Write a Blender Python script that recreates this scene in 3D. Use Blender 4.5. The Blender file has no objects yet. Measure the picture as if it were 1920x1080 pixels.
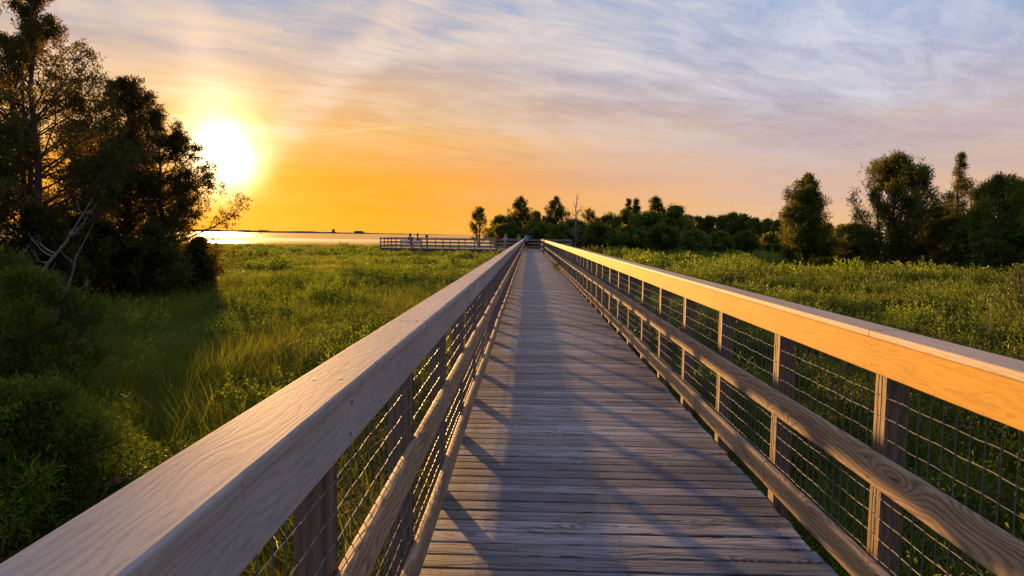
import bpy, math, random
import numpy as np
from mathutils import Vector, Matrix, Euler

random.seed(7)
RNG = np.random.default_rng(11)
R = math.radians
SC = bpy.context.scene
COL = SC.collection
SUN_AZ = R(-24.4)          # measured from +Y towards +X
SUN_EL = R(5.5)
GZ = -0.85                 # marsh ground level; deck top is z = 0
S = Vector((math.sin(SUN_AZ) * math.cos(SUN_EL), math.cos(SUN_AZ) * math.cos(SUN_EL), math.sin(SUN_EL)))

# ------------------------------------------------------------------ helpers
def tag(o, label=None, cat=None, group=None, kind=None):
    if label: o['label'] = label
    if cat: o['category'] = cat
    if group: o['group'] = group
    if kind: o['kind'] = kind
    return o

def empty(name, loc, label=None, cat=None, group=None, rz=0.0):
    o = bpy.data.objects.new(name, None)
    COL.objects.link(o)
    o.location = loc
    o.rotation_euler = (0, 0, rz)
    o.empty_display_size = 0.2
    return tag(o, label, cat, group)

def mesh_np(name, V, F, mats=(), mi=None, attrs=None, smooth=False):
    """V (n,3); F list/array of quads (m,4) or tris (m,3)."""
    me = bpy.data.meshes.new(name)
    V = np.asarray(V, dtype=np.float32).reshape(-1, 3)
    me.vertices.add(len(V)); me.vertices.foreach_set('co', V.ravel())
    if isinstance(F, np.ndarray):
        k = F.shape[1] if len(F) else 4
        m = len(F)
        me.loops.add(m * k); me.loops.foreach_set('vertex_index', F.astype(np.int32).ravel())
        me.polygons.add(m)
        me.polygons.foreach_set('loop_start', np.arange(0, m * k, k, dtype=np.int32))
        me.polygons.foreach_set('loop_total', np.full(m, k, dtype=np.int32))
    else:
        tot = np.array([len(f) for f in F], dtype=np.int32)
        flat = np.fromiter((i for f in F for i in f), dtype=np.int32)
        me.loops.add(len(flat)); me.loops.foreach_set('vertex_index', flat)
        me.polygons.add(len(F))
        me.polygons.foreach_set('loop_start', np.concatenate([[0], np.cumsum(tot)[:-1]]).astype(np.int32))
        me.polygons.foreach_set('loop_total', tot)
    for m in mats: me.materials.append(m)
    if mi is not None: me.polygons.foreach_set('material_index', np.asarray(mi, dtype=np.int32))
    me.polygons.foreach_set('use_smooth', np.full(len(me.polygons), bool(smooth)))
    me.update(calc_edges=True)
    if attrs:
        for an, (tp, arr) in attrs.items():
            a = me.attributes.new(an, tp, 'POINT')
            if tp == 'FLOAT_VECTOR': a.data.foreach_set('vector', np.asarray(arr, dtype=np.float32).ravel())
            elif tp == 'INT': a.data.foreach_set('value', np.asarray(arr, dtype=np.int32).ravel())
            else: a.data.foreach_set('value', np.asarray(arr, dtype=np.float32).ravel())
    return me

def obj(name, me, parent=None, loc=(0, 0, 0)):
    o = bpy.data.objects.new(name, me)
    COL.objects.link(o)
    o.location = loc
    if parent is not None: o.parent = parent
    return o

class MB:
    """collects pieces into one mesh"""
    def __init__(s): s.v = []; s.f = []; s.m = []; s.r = []
    def add(s, V, F, mi=0, r=0.0):
        b = len(s.v)
        s.v.extend([tuple(p) for p in V]); s.r.extend([r] * len(V))
        for f in F: s.f.append(tuple(i + b for i in f)); s.m.append(mi)
    def box(s, x0, x1, y0, y1, z0, z1, mi=0, r=0.0, bev=0.0, tilt=None):
        b = min(bev, (x1 - x0) / 3, (y1 - y0) / 3, (z1 - z0) / 3)
        if b <= 0:
            V = [(x, y, z) for z in (z0, z1) for x, y in ((x0, y0), (x1, y0), (x1, y1), (x0, y1))]
            F = [(3, 2, 1, 0), (4, 5, 6, 7), (0, 1, 5, 4), (1, 2, 6, 5), (2, 3, 7, 6), (3, 0, 4, 7)]
            s.add(V, F, mi, r); return
        def ring(z, i): return [(x0 + i, y0 + i, z), (x1 - i, y0 + i, z), (x1 - i, y1 - i, z), (x0 + i, y1 - i, z)]
        V = ring(z0, b) + ring(z0 + b, 0) + ring(z1 - b, 0) + ring(z1, b)
        F = [(3, 2, 1, 0), (12, 13, 14, 15)]
        for k in range(3):
            for j in range(4):
                F.append((k * 4 + j, k * 4 + (j + 1) % 4, k * 4 + 4 + (j + 1) % 4, k * 4 + 4 + j))
        s.add(V, F, mi, r)
    def tube(s, P, rad, n=6, mi=0, r=0.0, cap=True):
        P = [Vector(p) for p in P]
        if not hasattr(rad, '__len__'): rad = [rad] * len(P)
        V = []; prev = None
        for i, p in enumerate(P):
            t = (P[min(i + 1, len(P) - 1)] - P[max(i - 1, 0)])
            if t.length < 1e-9: t = Vector((0, 0, 1))
            t.normalize()
            if prev is None:
                a = Vector((0, 0, 1)) if abs(t.z) < 0.9 else Vector((1, 0, 0))
                u = t.cross(a).normalized()
            else:
                u = (prev - t * prev.dot(t))
                u = u.normalized() if u.length > 1e-6 else t.orthogonal().normalized()
            prev = u; w = t.cross(u)
            for k in range(n):
                a = 2 * math.pi * k / n
                V.append(p + (u * math.cos(a) + w * math.sin(a)) * rad[i])
        F = []
        for i in range(len(P) - 1):
            for k in range(n):
                F.append((i * n + k, i * n + (k + 1) % n, (i + 1) * n + (k + 1) % n, (i + 1) * n + k))
        if cap:
            F.append(tuple(range(n - 1, -1, -1)))
            F.append(tuple((len(P) - 1) * n + k for k in range(n)))
        s.add(V, F, mi, r)
    def build(s, name, mats, parent=None, smooth=False, loc=(0, 0, 0)):
        me = mesh_np(name, s.v, s.f, mats, s.m, {'rnd': ('FLOAT', s.r)}, smooth)
        return obj(name, me, parent, loc)

# camera-like placement helpers (world position from the sight line at a depth)
def wx(px, Y): return (px - 991.0) / 1280.0 * Y
def wz(px, py, Y): return 1.6 - (py - (442.3 + 0.0131 * (px - 991))) * Y / 1280.0

# ------------------------------------------------------------------ node helpers
class NT:
    def __init__(s, nt): s.nt = nt; s.n = nt.nodes; s.l = nt.links
    def new(s, t, **kw):
        n = s.n.new(t)
        for k, v in kw.items(): setattr(n, k, v)
        return n
    def put(s, sock, v):
        if v is None: return
        if isinstance(v, bpy.types.NodeSocket): s.l.new(v, sock)
        else:
            if hasattr(sock.default_value, '__len__') and not hasattr(v, '__len__'): v = (v,) * len(sock.default_value)
            if hasattr(v, '__len__') and len(sock.default_value) == 4 and len(v) == 3: v = (*v, 1)
            sock.default_value = v
    def m(s, op, a, b=None, c=None, clamp=False):
        n = s.new('ShaderNodeMath', operation=op, use_clamp=clamp)
        s.put(n.inputs[0], a); s.put(n.inputs[1], b)
        if c is not None: s.put(n.inputs[2], c)
        return n.outputs[0]
    def v(s, op, a, b=None, scale=None):
        n = s.new('ShaderNodeVectorMath', operation=op)
        s.put(n.inputs[0], a); s.put(n.inputs[1], b)
        if scale is not None: s.put(n.inputs['Scale'], scale)
        return n.outputs['Value'] if op in ('DOT_PRODUCT', 'LENGTH', 'DISTANCE') else n.outputs[0]
    def xyz(s, a):
        n = s.new('ShaderNodeSeparateXYZ'); s.put(n.inputs[0], a); return n.outputs
    def cmb(s, x, y, z):
        n = s.new('ShaderNodeCombineXYZ')
        for i, q in enumerate((x, y, z)): s.put(n.inputs[i], q)
        return n.outputs[0]
    def noise(s, vec, scale=5, detail=4, rough=0.5, dist=0.0, out='Fac'):
        n = s.new('ShaderNodeTexNoise'); s.put(n.inputs['Vector'], vec)
        n.inputs['Scale'].default_value = scale; n.inputs['Detail'].default_value = detail
        n.inputs['Roughness'].default_value = rough; n.inputs['Distortion'].default_value = dist
        return n.outputs[out]
    def ramp(s, f, stops, interp='LINEAR'):
        n = s.new('ShaderNodeValToRGB'); n.color_ramp.interpolation = interp
        cr = n.color_ramp
        while len(cr.elements) < len(stops): cr.elements.new(0.5)
        for e, (p, c) in zip(cr.elements, stops):
            e.position = p; e.color = (*c, 1) if len(c) == 3 else c
        s.put(n.inputs[0], f); return n.outputs[0]
    def mix(s, f, a, b, mode='MIX'):
        n = s.new('ShaderNodeMix', data_type='RGBA', blend_type=mode)
        s.put(n.inputs[0], f); s.put(n.inputs[6], a); s.put(n.inputs[7], b); return n.outputs[2]
    def mr(s, v, a, b, c=0.0, d=1.0, smooth=True):
        n = s.new('ShaderNodeMapRange'); n.interpolation_type = 'SMOOTHSTEP' if smooth else 'LINEAR'
        for i, q in enumerate((v, a, b, c, d)): s.put(n.inputs[i], q)
        return n.outputs[0]
    def attr(s, name, kind='GEOMETRY'):
        n = s.new('ShaderNodeAttribute'); n.attribute_name = name; n.attribute_type = kind
        return n.outputs['Fac']
    def bump(s, h, strength=0.3, dist=0.01):
        n = s.new('ShaderNodeBump'); n.inputs['Strength'].default_value = strength
        n.inputs['Distance'].default_value = dist; s.put(n.inputs['Height'], h); return n.outputs[0]

def srgb(r, g, b):
    f = lambda c: ((c / 255) / 12.92 if c / 255 <= 0.04045 else (((c / 255) + 0.055) / 1.055) ** 2.4)
    return (f(r), f(g), f(b))

def newmat(name):
    m = bpy.data.materials.new(name); m.use_nodes = True
    t = NT(m.node_tree); b = m.node_tree.nodes['Principled BSDF']
    return m, t, b

def simple(name, col, rough=0.7, metal=0.0, var=0.15, scale=8):
    m, t, b = newmat(name)
    co = t.new('ShaderNodeTexCoord').outputs['Object']
    n = t.noise(co, scale, 4, 0.6)
    f = t.mr(n, 0.3, 0.7, 1 - var, 1 + var)
    t.put(b.inputs['Base Color'], t.v('SCALE', col, scale=f))
    b.inputs['Roughness'].default_value = rough; b.inputs['Metallic'].default_value = metal
    return m

# ------------------------------------------------------------------ materials
def rail_wood(name, light, dark, axis='Y', knots=True):
    """weathered timber with grain flowing round knots; grain runs along axis"""
    m, t, b = newmat(name)
    co = t.xyz(t.new('ShaderNodeTexCoord').outputs['Object'])
    rnd = t.attr('rnd')
    X, Y, Z = co
    if axis == 'Y': L, A, B = Y, Z, X
    elif axis == 'X': L, A, B = X, Y, Z
    else: L, A, B = Z, Y, X
    off = t.m('MULTIPLY', rnd, 37.0)
    L = t.m('ADD', L, off)
    A2 = t.m('ADD', A, t.m('MULTIPLY', B, 0.8))
    kv = t.cmb(t.m('MULTIPLY', L, 1.5), t.m('MULTIPLY', A2, 6.0), off)
    vor = t.new('ShaderNodeTexVoronoi'); t.put(vor.inputs['Vector'], kv); vor.inputs['Scale'].default_value = 1.0
    vor.inputs['Randomness'].default_value = 1.0
    d = vor.outputs['Distance']
    bulge = t.m('POWER', 2.718, t.m('MULTIPLY', t.m('MULTIPLY', d, d), -14.0))
    warp = t.noise(t.cmb(t.m('MULTIPLY', L, 1.6), t.m('MULTIPLY', A2, 5.0), off), 1.0, 3, 0.5)
    g = t.m('ADD', t.m('MULTIPLY', A2, 9.0), t.m('ADD', t.m('MULTIPLY', warp, 1.7), t.m('MULTIPLY', bulge, 1.1)))
    ring = t.m('SINE', t.m('MULTIPLY', g, 26.0))
    ring = t.mr(ring, -0.6, 1.0)
    fine = t.noise(t.cmb(t.m('MULTIPLY', L, 5.0), t.m('MULTIPLY', A, 150.0), t.m('MULTIPLY', B, 150.0)), 1.0, 3, 0.65)
    big = t.noise(t.cmb(t.m('MULTIPLY', L, 1.3), t.m('MULTIPLY', A2, 7.0), off), 1.0, 4, 0.6)
    f = t.m('ADD', t.m('MULTIPLY', ring, 0.38), t.m('MULTIPLY', fine, 0.75))
    f = t.m('ADD', f, t.m('MULTIPLY', t.m('SUBTRACT', big, 0.5), 0.9), clamp=True)
    col = t.mix(f, light, dark)
    col = t.mix(t.mr(big, 0.55, 0.8, 0, 0.5), col, (0.12, 0.11, 0.105))
    h = t.m('SUBTRACT', 1.0, f)
    if knots:
        km = t.mr(d, 0.05, 0.11, 1, 0)
        col = t.mix(t.m('MULTIPLY', km, 0.85), col, (0.05, 0.03, 0.02))
        crack = t.noise(t.cmb(t.m('MULTIPLY', L, 2.0), t.m('MULTIPLY', A2, 26.0), off), 1.0, 2, 0.4, 0.6)
        ck = t.mr(t.m('ABSOLUTE', t.m('SUBTRACT', crack, 0.5)), 0.0, 0.012, 1, 0)
        ck = t.m('MULTIPLY', ck, t.mr(big, 0.5, 0.62))
        col = t.mix(t.m('MULTIPLY', ck, 0.8), col, (0.03, 0.022, 0.018))
        h = t.m('SUBTRACT', h, ck)
    t.put(b.inputs['Base Color'], col)
    b.inputs['Roughness'].default_value = 0.75
    t.put(b.inputs['Normal'], t.bump(h, 0.55, 0.004))
    return m

M_rail = rail_wood('weathered_rail_wood', (0.50, 0.38, 0.23), (0.11, 0.065, 0.038))
M_post = rail_wood('post_wood', (0.24, 0.165, 0.10), (0.075, 0.05, 0.034), axis='Z')
M_railx = rail_wood('cross_rail_wood', (0.30, 0.27, 0.25), (0.14, 0.12, 0.11), axis='X', knots=False)

def deck_mat():
    m, t, b = newmat('weathered_deck_plank')
    co = t.xyz(t.new('ShaderNodeTexCoord').outputs['Object'])
    X, Y, Z = co
    rnd = t.attr('rnd'); off = t.m('MULTIPLY', rnd, 53.0)
    X2 = t.m('ADD', X, off)
    kv = t.cmb(t.m('MULTIPLY', X2, 1.4), t.m('MULTIPLY', Y, 7.0), off)
    vor = t.new('ShaderNodeTexVoronoi'); t.put(vor.inputs['Vector'], kv); vor.inputs['Scale'].default_value = 1.0
    d = vor.outputs['Distance']
    bulge = t.m('POWER', 2.718, t.m('MULTIPLY', t.m('MULTIPLY', d, d), -16.0))
    warp = t.noise(t.cmb(t.m('MULTIPLY', X2, 1.3), t.m('MULTIPLY', Y, 5.0), off), 1.0, 3, 0.5)
    g = t.m('ADD', t.m('MULTIPLY', Y, 8.0), t.m('ADD', t.m('MULTIPLY', warp, 1.6), bulge))
    ring = t.mr(t.m('SINE', t.m('MULTIPLY', g, 30.0)), -0.5, 1.0)
    fine = t.noise(t.cmb(t.m('MULTIPLY', X2, 4.0), t.m('MULTIPLY', Y, 120.0), off), 1.0, 4, 0.7)
    mid = t.noise(t.cmb(t.m('MULTIPLY', X2, 2.2), t.m('MULTIPLY', Y, 26.0), off), 1.0, 4, 0.6)
    f = t.m('ADD', t.m('MULTIPLY', ring, 0.22), t.m('MULTIPLY', fine, 0.6))
    f = t.m('ADD', f, t.m('MULTIPLY', t.m('SUBTRACT', mid, 0.45), 1.3), clamp=True)
    f = t.mr(f, 0.32, 0.72, 0, 1)
    tone = t.m('FRACT', t.m('MULTIPLY', rnd, 7.31))
    light = t.mix(tone, (0.062, 0.085, 0.125), (0.30, 0.325, 0.37))
    light = t.mix(t.mr(t.m('FRACT', t.m('MULTIPLY', rnd, 3.7)), 0.55, 1.0, 0, 0.6), light, (0.19, 0.15, 0.12))
    col = t.mix(f, light, (0.022, 0.022, 0.028))
    # worn brown stain blotches and mottled brown ends by the railings
    bl = t.noise(t.cmb(t.m('MULTIPLY', X, 1.6), t.m('MULTIPLY', Y, 0.55), 3.0), 1.0, 4, 0.6)
    col = t.mix(t.mr(bl, 0.45, 0.7, 0, 0.6), col, t.v('MULTIPLY', col, (1.05, 0.80, 0.58)))
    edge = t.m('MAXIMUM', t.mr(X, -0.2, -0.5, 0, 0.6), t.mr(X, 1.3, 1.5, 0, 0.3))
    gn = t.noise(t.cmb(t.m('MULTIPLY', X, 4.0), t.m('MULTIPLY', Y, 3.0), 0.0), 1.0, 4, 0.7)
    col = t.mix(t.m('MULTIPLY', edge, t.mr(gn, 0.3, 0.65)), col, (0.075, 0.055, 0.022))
    km = t.mr(d, 0.03, 0.075, 1, 0)
    col = t.mix(t.m('MULTIPLY', km, 0.7), col, (0.04, 0.028, 0.02))
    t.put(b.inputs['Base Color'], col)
    b.inputs['Roughness'].default_value = 0.5
    t.put(b.inputs['Normal'], t.bump(t.m('SUBTRACT', 1.0, f), 0.35, 0.003))
    return m
M_deck = deck_mat()

def board_mat(name, base, rough=0.5, spec=0.5):
    """embossed composite board, grain along Y"""
    m, t, b = newmat(name)
    X, Y, Z = t.xyz(t.new('ShaderNodeTexCoord').outputs['Object'])
    rnd = t.attr('rnd'); off = t.m('MULTIPLY', rnd, 19.0)
    A = t.m('ADD', X, Z); L = t.m('ADD', Y, off)
    warp = t.noise(t.cmb(t.m('MULTIPLY', L, 1.5), t.m('MULTIPLY', A, 7.0), off), 1.0, 3, 0.5)
    g = t.m('ADD', t.m('MULTIPLY', A, 11.0), t.m('MULTIPLY', warp, 2.6))
    ring = t.mr(t.m('SINE', t.m('MULTIPLY', g, 26.0)), -0.3, 1.0)
    fine = t.noise(t.cmb(t.m('MULTIPLY', L, 9.0), t.m('MULTIPLY', A, 190.0), off), 1.0, 3, 0.7)
    ripple = t.noise(t.cmb(t.m('MULTIPLY', L, 26.0), t.m('MULTIPLY', A, 120.0), off), 1.0, 2, 0.5)
    f = t.m('ADD', t.m('MULTIPLY', ring, t.m('MULTIPLY', fine, 0.9)), t.m('MULTIPLY', t.mr(fine, 0.42, 0.65), 0.35))
    f = t.m('ADD', f, t.m('MULTIPLY', t.mr(ripple, 0.5, 0.7), 0.25), clamp=True)
    big = t.noise(t.cmb(t.m('MULTIPLY', L, 1.0), t.m('MULTIPLY', A, 3.0), off), 1.0, 4, 0.6)
    c = t.v('SCALE', base, scale=t.m('MULTIPLY', t.mr(big, 0.3, 0.7, 0.82, 1.07), t.mr(t.m('FRACT', t.m('MULTIPLY', rnd, 5.3)), 0, 1, 0.88, 1.06, False)))
    col = t.mix(t.m('MULTIPLY', f, 0.55), c, tuple(q * 0.45 for q in base))
    spk = t.noise(t.cmb(t.m('MULTIPLY', L, 60.0), t.m('MULTIPLY', A, 60.0), off), 1.0, 1, 0.5)
    col = t.mix(t.mr(spk, 0.74, 0.80, 0, 0.35), col, (0.12, 0.09, 0.07))
    t.put(b.inputs['Base Color'], col)
    b.inputs['Roughness'].default_value = 0.55
    b.inputs['Roughness'].default_value = rough; b.inputs['Specular IOR Level'].default_value = spec
    t.put(b.inputs['Normal'], t.bump(t.m('SUBTRACT', 1.0, f), 0.22, 0.002))
    return m
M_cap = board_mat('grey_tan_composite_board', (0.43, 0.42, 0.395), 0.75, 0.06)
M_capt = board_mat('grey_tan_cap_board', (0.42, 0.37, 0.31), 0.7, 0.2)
M_capr = board_mat('sunlit_tint_composite_board', (0.53, 0.315, 0.065), 0.75, 0.1)  # right fascia: orange of the low sun put into the base colour
M_screw = simple('dark_screw', (0.03, 0.025, 0.02), 0.5)
M_wire = simple('galvanised_wire', (0.13, 0.14, 0.155), 0.5, 0.2, 0.2, 30)
M_under = simple('dark_understructure', (0.08, 0.06, 0.045), 0.9)

def leaf_mat(name, dark, mid, gold, trans=(0.16, 0.15, 0.015), tf=0.35, rough=0.55, spec=0.3, inst=False):
    m, t, b = newmat(name)
    tint = t.attr('tint')
    it = t.attr('itint', 'INSTANCER')
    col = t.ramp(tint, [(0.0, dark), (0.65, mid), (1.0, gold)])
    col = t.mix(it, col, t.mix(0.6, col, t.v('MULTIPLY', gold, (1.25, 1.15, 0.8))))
    if inst: col = t.v('SCALE', col, scale=t.mr(it, 0, .8, 0.38, 1.3, False))  # low-tint plants darkened: shade of the hollows put into the colour
    oi = t.new('ShaderNodeObjectInfo').outputs['Random']
    col = t.v('SCALE', col, scale=t.mr(oi, 0, 1, 0.72, 1.25, False))
    t.put(b.inputs['Base Color'], col)
    b.inputs['Roughness'].default_value = rough
    b.inputs['Specular IOR Level'].default_value = spec
    tr = t.new('ShaderNodeBsdfTranslucent')
    tc = t.mix(0.5, col, trans)
    t.put(tr.inputs['Color'], tc)
    ms = t.new('ShaderNodeMixShader'); ms.inputs[0].default_value = tf
    t.l.new(b.outputs[0], ms.inputs[1]); t.l.new(tr.outputs[0], ms.inputs[2])
    out = [n for n in t.n if n.type == 'OUTPUT_MATERIAL'][0]
    t.l.new(ms.outputs[0], out.inputs['Surface'])
    return m
M_grass = leaf_mat('marsh_grass_blades', (0.020, 0.050, 0.006), (0.095, 0.17, 0.014), (0.28, 0.28, 0.035), trans=(0.34, 0.38, 0.02), tf=0.45, spec=.15, inst=True)
M_leaf = leaf_mat('shrub_leaves', (0.014, 0.040, 0.005), (0.075, 0.155, 0.010), (0.20, 0.26, 0.018), trans=(0.26, 0.36, 0.012), tf=0.38, rough=0.5, spec=0.2, inst=True)
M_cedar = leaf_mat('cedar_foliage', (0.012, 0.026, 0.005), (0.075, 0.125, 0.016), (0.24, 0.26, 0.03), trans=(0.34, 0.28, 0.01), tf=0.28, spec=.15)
M_cedar_near = leaf_mat('silhouette_cedar_foliage', (0.012, 0.024, 0.004), (0.042, 0.070, 0.010), (0.11, 0.13, 0.015), trans=(0.34, 0.18, 0.008), tf=0.32, spec=.15)  # backlit darkness and orange sun glow put into the leaf colours
M_juniper = leaf_mat('juniper_foliage', (0.014, 0.034, 0.004), (0.10, 0.165, 0.012), (0.34, 0.37, 0.03), trans=(0.22, 0.32, 0.01), tf=0.3, spec=.15)
M_grove = leaf_mat('grove_foliage', (0.022, 0.045, 0.010), (0.090, 0.145, 0.022), (0.24, 0.27, 0.04), trans=(0.36, 0.34, 0.01), tf=0.3, spec=.15)
M_bark = simple('cedar_bark', (0.085, 0.06, 0.042), 0.9, 0, 0.35, 14)
M_dead = simple('bleached_dead_wood', (0.17, 0.15, 0.13), 0.85, 0, 0.3, 20)
M_berry = simple('pale_blue_berries', (0.20, 0.30, 0.33), 0.6, 0, 0.2)
M_stem = simple('shrub_stems', (0.07, 0.05, 0.03), 0.9)

# ------------------------------------------------------------------ camera
cam_d = bpy.data.cameras.new('camera'); cam = bpy.data.objects.new('camera', cam_d); COL.objects.link(cam)
SC.camera = cam
cam_d.sensor_width = 36; cam_d.lens = 24.0; cam_d.clip_start = 0.02; cam_d.clip_end = 30000
cam.location = (0, 0, 1.6)
cam.rotation_euler = (Matrix.Rotation(R(1.33), 3, 'Z') @ Matrix.Rotation(R(90 - 4.4), 3, 'X') @ Matrix.Rotation(R(0.75), 3, 'Z')).to_euler()

# ------------------------------------------------------------------ world
w = bpy.data.worlds.new('World'); SC.world = w; w.use_nodes = True
t = NT(w.node_tree); bg = w.node_tree.nodes['Background']
D = t.v('NORMALIZE', t.new('ShaderNodeTexCoord').outputs['Generated'])
dx, dy, dz = t.xyz(D)
el = t.m('MULTIPLY', t.m('ARCSINE', dz), 180 / math.pi)
hl = t.m('SQRT', t.m('ADD', t.m('MULTIPLY', dx, dx), t.m('MULTIPLY', dy, dy)))
ca = t.m('DIVIDE', t.m('ADD', t.m('MULTIPLY', dx, math.sin(SUN_AZ)), t.m('MULTIPLY', dy, math.cos(SUN_AZ))), t.m('MAXIMUM', hl, 1e-4))
az = t.m('MULTIPLY', t.m('ARCCOSINE', t.m('MINIMUM', t.m('MAXIMUM', ca, -1.0), 1.0)), 180 / math.pi)
ang = t.m('MULTIPLY', t.m('ARCCOSINE', t.m('MINIMUM', t.v('DOT_PRODUCT', D, tuple(S)), 1.0)), 180 / math.pi)
# cirrus coordinates on a high flat layer
cz = t.m('ADD', t.m('MAXIMUM', dz, 0.0), 0.07)
px_ = t.m('DIVIDE', dx, cz); py_ = t.m('DIVIDE', dy, cz)
wob = t.noise(t.cmb(px_, py_, 0.0), 0.45, 4, 0.55)
elw = t.m('ADD', el, t.m('MULTIPLY', t.m('SUBTRACT', wob, 0.5), 5.0))
e01 = t.m('DIVIDE', elw, 60.0)
def st(lst): return [(e / 60.0, srgb(*c)) for e, c in lst]
warm = t.ramp(e01, st([(0, (255, 172, 38)), (1.5, (255, 168, 12)), (4.5, (255, 163, 5)), (7, (246, 172, 55)), (9.5, (234, 180, 112)), (12, (222, 186, 158)),
                       (15, (184, 184, 200)), (18.5, (132, 166, 208)), (28, (98, 136, 204)), (60, (50, 86, 160))]))
cool = t.ramp(e01, st([(0, (240, 190, 130)), (2, (232, 188, 146)), (4, (220, 182, 160)), (7, (202, 178, 174)), (10, (186, 174, 184)), (13, (162, 168, 198)),
                       (16, (150, 170, 206)), (20, (126, 160, 210)), (32, (84, 126, 200)), (60, (50, 86, 160))]))
back = t.ramp(e01, st([(0, (86, 92, 125)), (6, (88, 100, 142)), (15, (80, 102, 156)), (60, (50, 86, 160))]))
azw = t.m('ADD', az, t.m('MULTIPLY', t.m('SUBTRACT', wob, 0.5), 14.0))
sky = t.mix(t.mr(azw, 8, 47), warm, cool)
sky = t.mix(t.mr(az, 75, 130), sky, back)
# stretched cirrus veils
rot = R(38)
u = t.m('ADD', t.m('MULTIPLY', px_, math.cos(rot)), t.m('MULTIPLY', py_, math.sin(rot)))
v = t.m('SUBTRACT', t.m('MULTIPLY', py_, math.cos(rot)), t.m('MULTIPLY', px_, math.sin(rot)))
c1 = t.noise(t.cmb(t.m('MULTIPLY', u, 0.38), t.m('MULTIPLY', v, 0.85), 2.0), 1.0, 8, 0.62, 0.6)
c2 = t.noise(t.cmb(t.m('MULTIPLY', u, 2.2), t.m('MULTIPLY', v, 5.0), 7.0), 1.0, 9, 0.68, 0.9)
c3 = t.noise(t.cmb(t.m('MULTIPLY', px_, 0.28), t.m('MULTIPLY', py_, 0.5), 11.0), 1.0, 5, 0.55, 0.3)
cl = t.m('ADD', t.m('MULTIPLY', t.mr(c1, 0.40, 0.62), 0.7), t.m('MULTIPLY', t.mr(c2, 0.38, 0.64), 0.35))
hi = t.mr(el, 3.5, 12)
cream = t.mix(t.mr(az, 10, 50), srgb(255, 222, 186), srgb(226, 224, 234))
sky = t.mix(t.m('MULTIPLY', t.m('MULTIPLY', cl, hi), 0.78), sky, cream)
shade = t.mr(c3, 0.40, 0.62)
sky = t.mix(t.m('MULTIPLY', t.m('MULTIPLY', shade, hi), 0.6), sky, t.v('MULTIPLY', sky, (0.76, 0.75, 0.80)))
# low streaks over the orange band
c4 = t.noise(t.cmb(t.m('MULTIPLY', az, 0.035), t.m('MULTIPLY', elw, 0.75), 5.0), 1.0, 6, 0.6, 0.4)
lo = t.m('MULTIPLY', t.mr(el, 0.5, 2.5), t.mr(el, 8, 14, 1, 0))
sky = t.mix(t.m('MULTIPLY', t.mr(c4, 0.5, 0.75, 0, 0.32), lo), sky, t.v('MULTIPLY', sky, (0.80, 0.74, 0.95)))
sky = t.mix(t.m('MULTIPLY', t.mr(c4, 0.5, 0.25, 0, 0.22), lo), sky, srgb(255, 196, 90))
# long soft vapour bands drawn along great circles
def dirpx(x, y):
    a = Vector(((x - 960) / 1280, (540 - y) / 1280, -1.0))
    return (cam.rotation_euler.to_matrix() @ a).normalized()
def band(sk, p0, p1, wdeg, strength, col, soft=0.5, ragged=0.6):
    a, b2 = dirpx(*p0), dirpx(*p1)
    n = a.cross(b2).normalized(); mid = (a + b2).normalized(); half = math.degrees(a.angle(b2)) / 2
    dd = t.m('MULTIPLY', t.v('DOT_PRODUCT', D, tuple(n)), 57.3)
    dd = t.m('ADD', dd, t.m('MULTIPLY', t.m('SUBTRACT', t.noise(D, 14, 5, 0.6), 0.5), ragged))
    m1 = t.mr(t.m('ABSOLUTE', dd), wdeg * (1 - soft), wdeg, 1, 0)
    dm = t.m('MULTIPLY', t.m('ARCCOSINE', t.m('MINIMUM', t.v('DOT_PRODUCT', D, tuple(mid)), 1.0)), 57.3)
    m2 = t.mr(dm, half * 0.6, half * 1.05, 1, 0)
    tex = t.mr(c2, 0.3, 0.65, 0.35, 1.0)
    return t.mix(t.m('MULTIPLY', t.m('MULTIPLY', m1, m2), t.m('MULTIPLY', tex, strength)), sk, col)
sky = band(sky, (470, 300), (860, -60), 2.3, 0.62, srgb(252, 218, 192), 0.95, 2.0)
sky = band(sky, (395, 250), (345, -100), 2.4, 0.5, srgb(250, 216, 190), 0.9, 1.6)
sky = band(sky, (520, 140), (1150, 20), 1.6, 0.4, srgb(242, 224, 214), 0.95, 2.0)
sky = band(sky, (470, 263), (800, 235), 0.14, 0.45, srgb(255, 222, 140), 0.8, 0.5)
# glow round the sun
angn = t.m('MULTIPLY', ang, t.mr(t.noise(D, 9.0, 5, 0.6), 0.3, 0.7, 0.82, 1.2, False))
S2 = (S + Vector((0, 0, math.tan(R(3.2))))).normalized()
ang2 = t.m('MULTIPLY', t.m('ARCCOSINE', t.m('MINIMUM', t.v('DOT_PRODUCT', D, tuple(S2)), 1.0)), 180 / math.pi)
def gauss(sig, amp, ang=angn): return t.m('MULTIPLY', t.m('POWER', 2.71828, t.m('MULTIPLY', t.m('POWER', t.m('DIVIDE', ang, sig), 2.0), -1.0)), amp)
wide = t.v('SCALE', (1.0, 0.44, 0.03), scale=gauss(5.5, 0.30))
core = t.v('SCALE', (1.0, 0.86, 0.50), scale=gauss(2.2, 4.0))
up_ = t.v('SCALE', (1.0, 0.74, 0.36), scale=gauss(3.2, 0.5, ang2))
sky = t.v('ADD', sky, t.v('ADD', t.v('ADD', wide, core), up_))
ns = t.new('ShaderNodeTexSky'); ns.sky_type = 'NISHITA'; ns.sun_disc = False
ns.sun_elevation = SUN_EL; ns.sun_rotation = SUN_AZ
sky = t.v('ADD', sky, t.v('SCALE', ns.outputs[0], scale=0.004))
gnd = t.mr(dz, -0.02, -0.001)
sky = t.mix(gnd, (0.05, 0.05, 0.03), sky)
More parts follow.
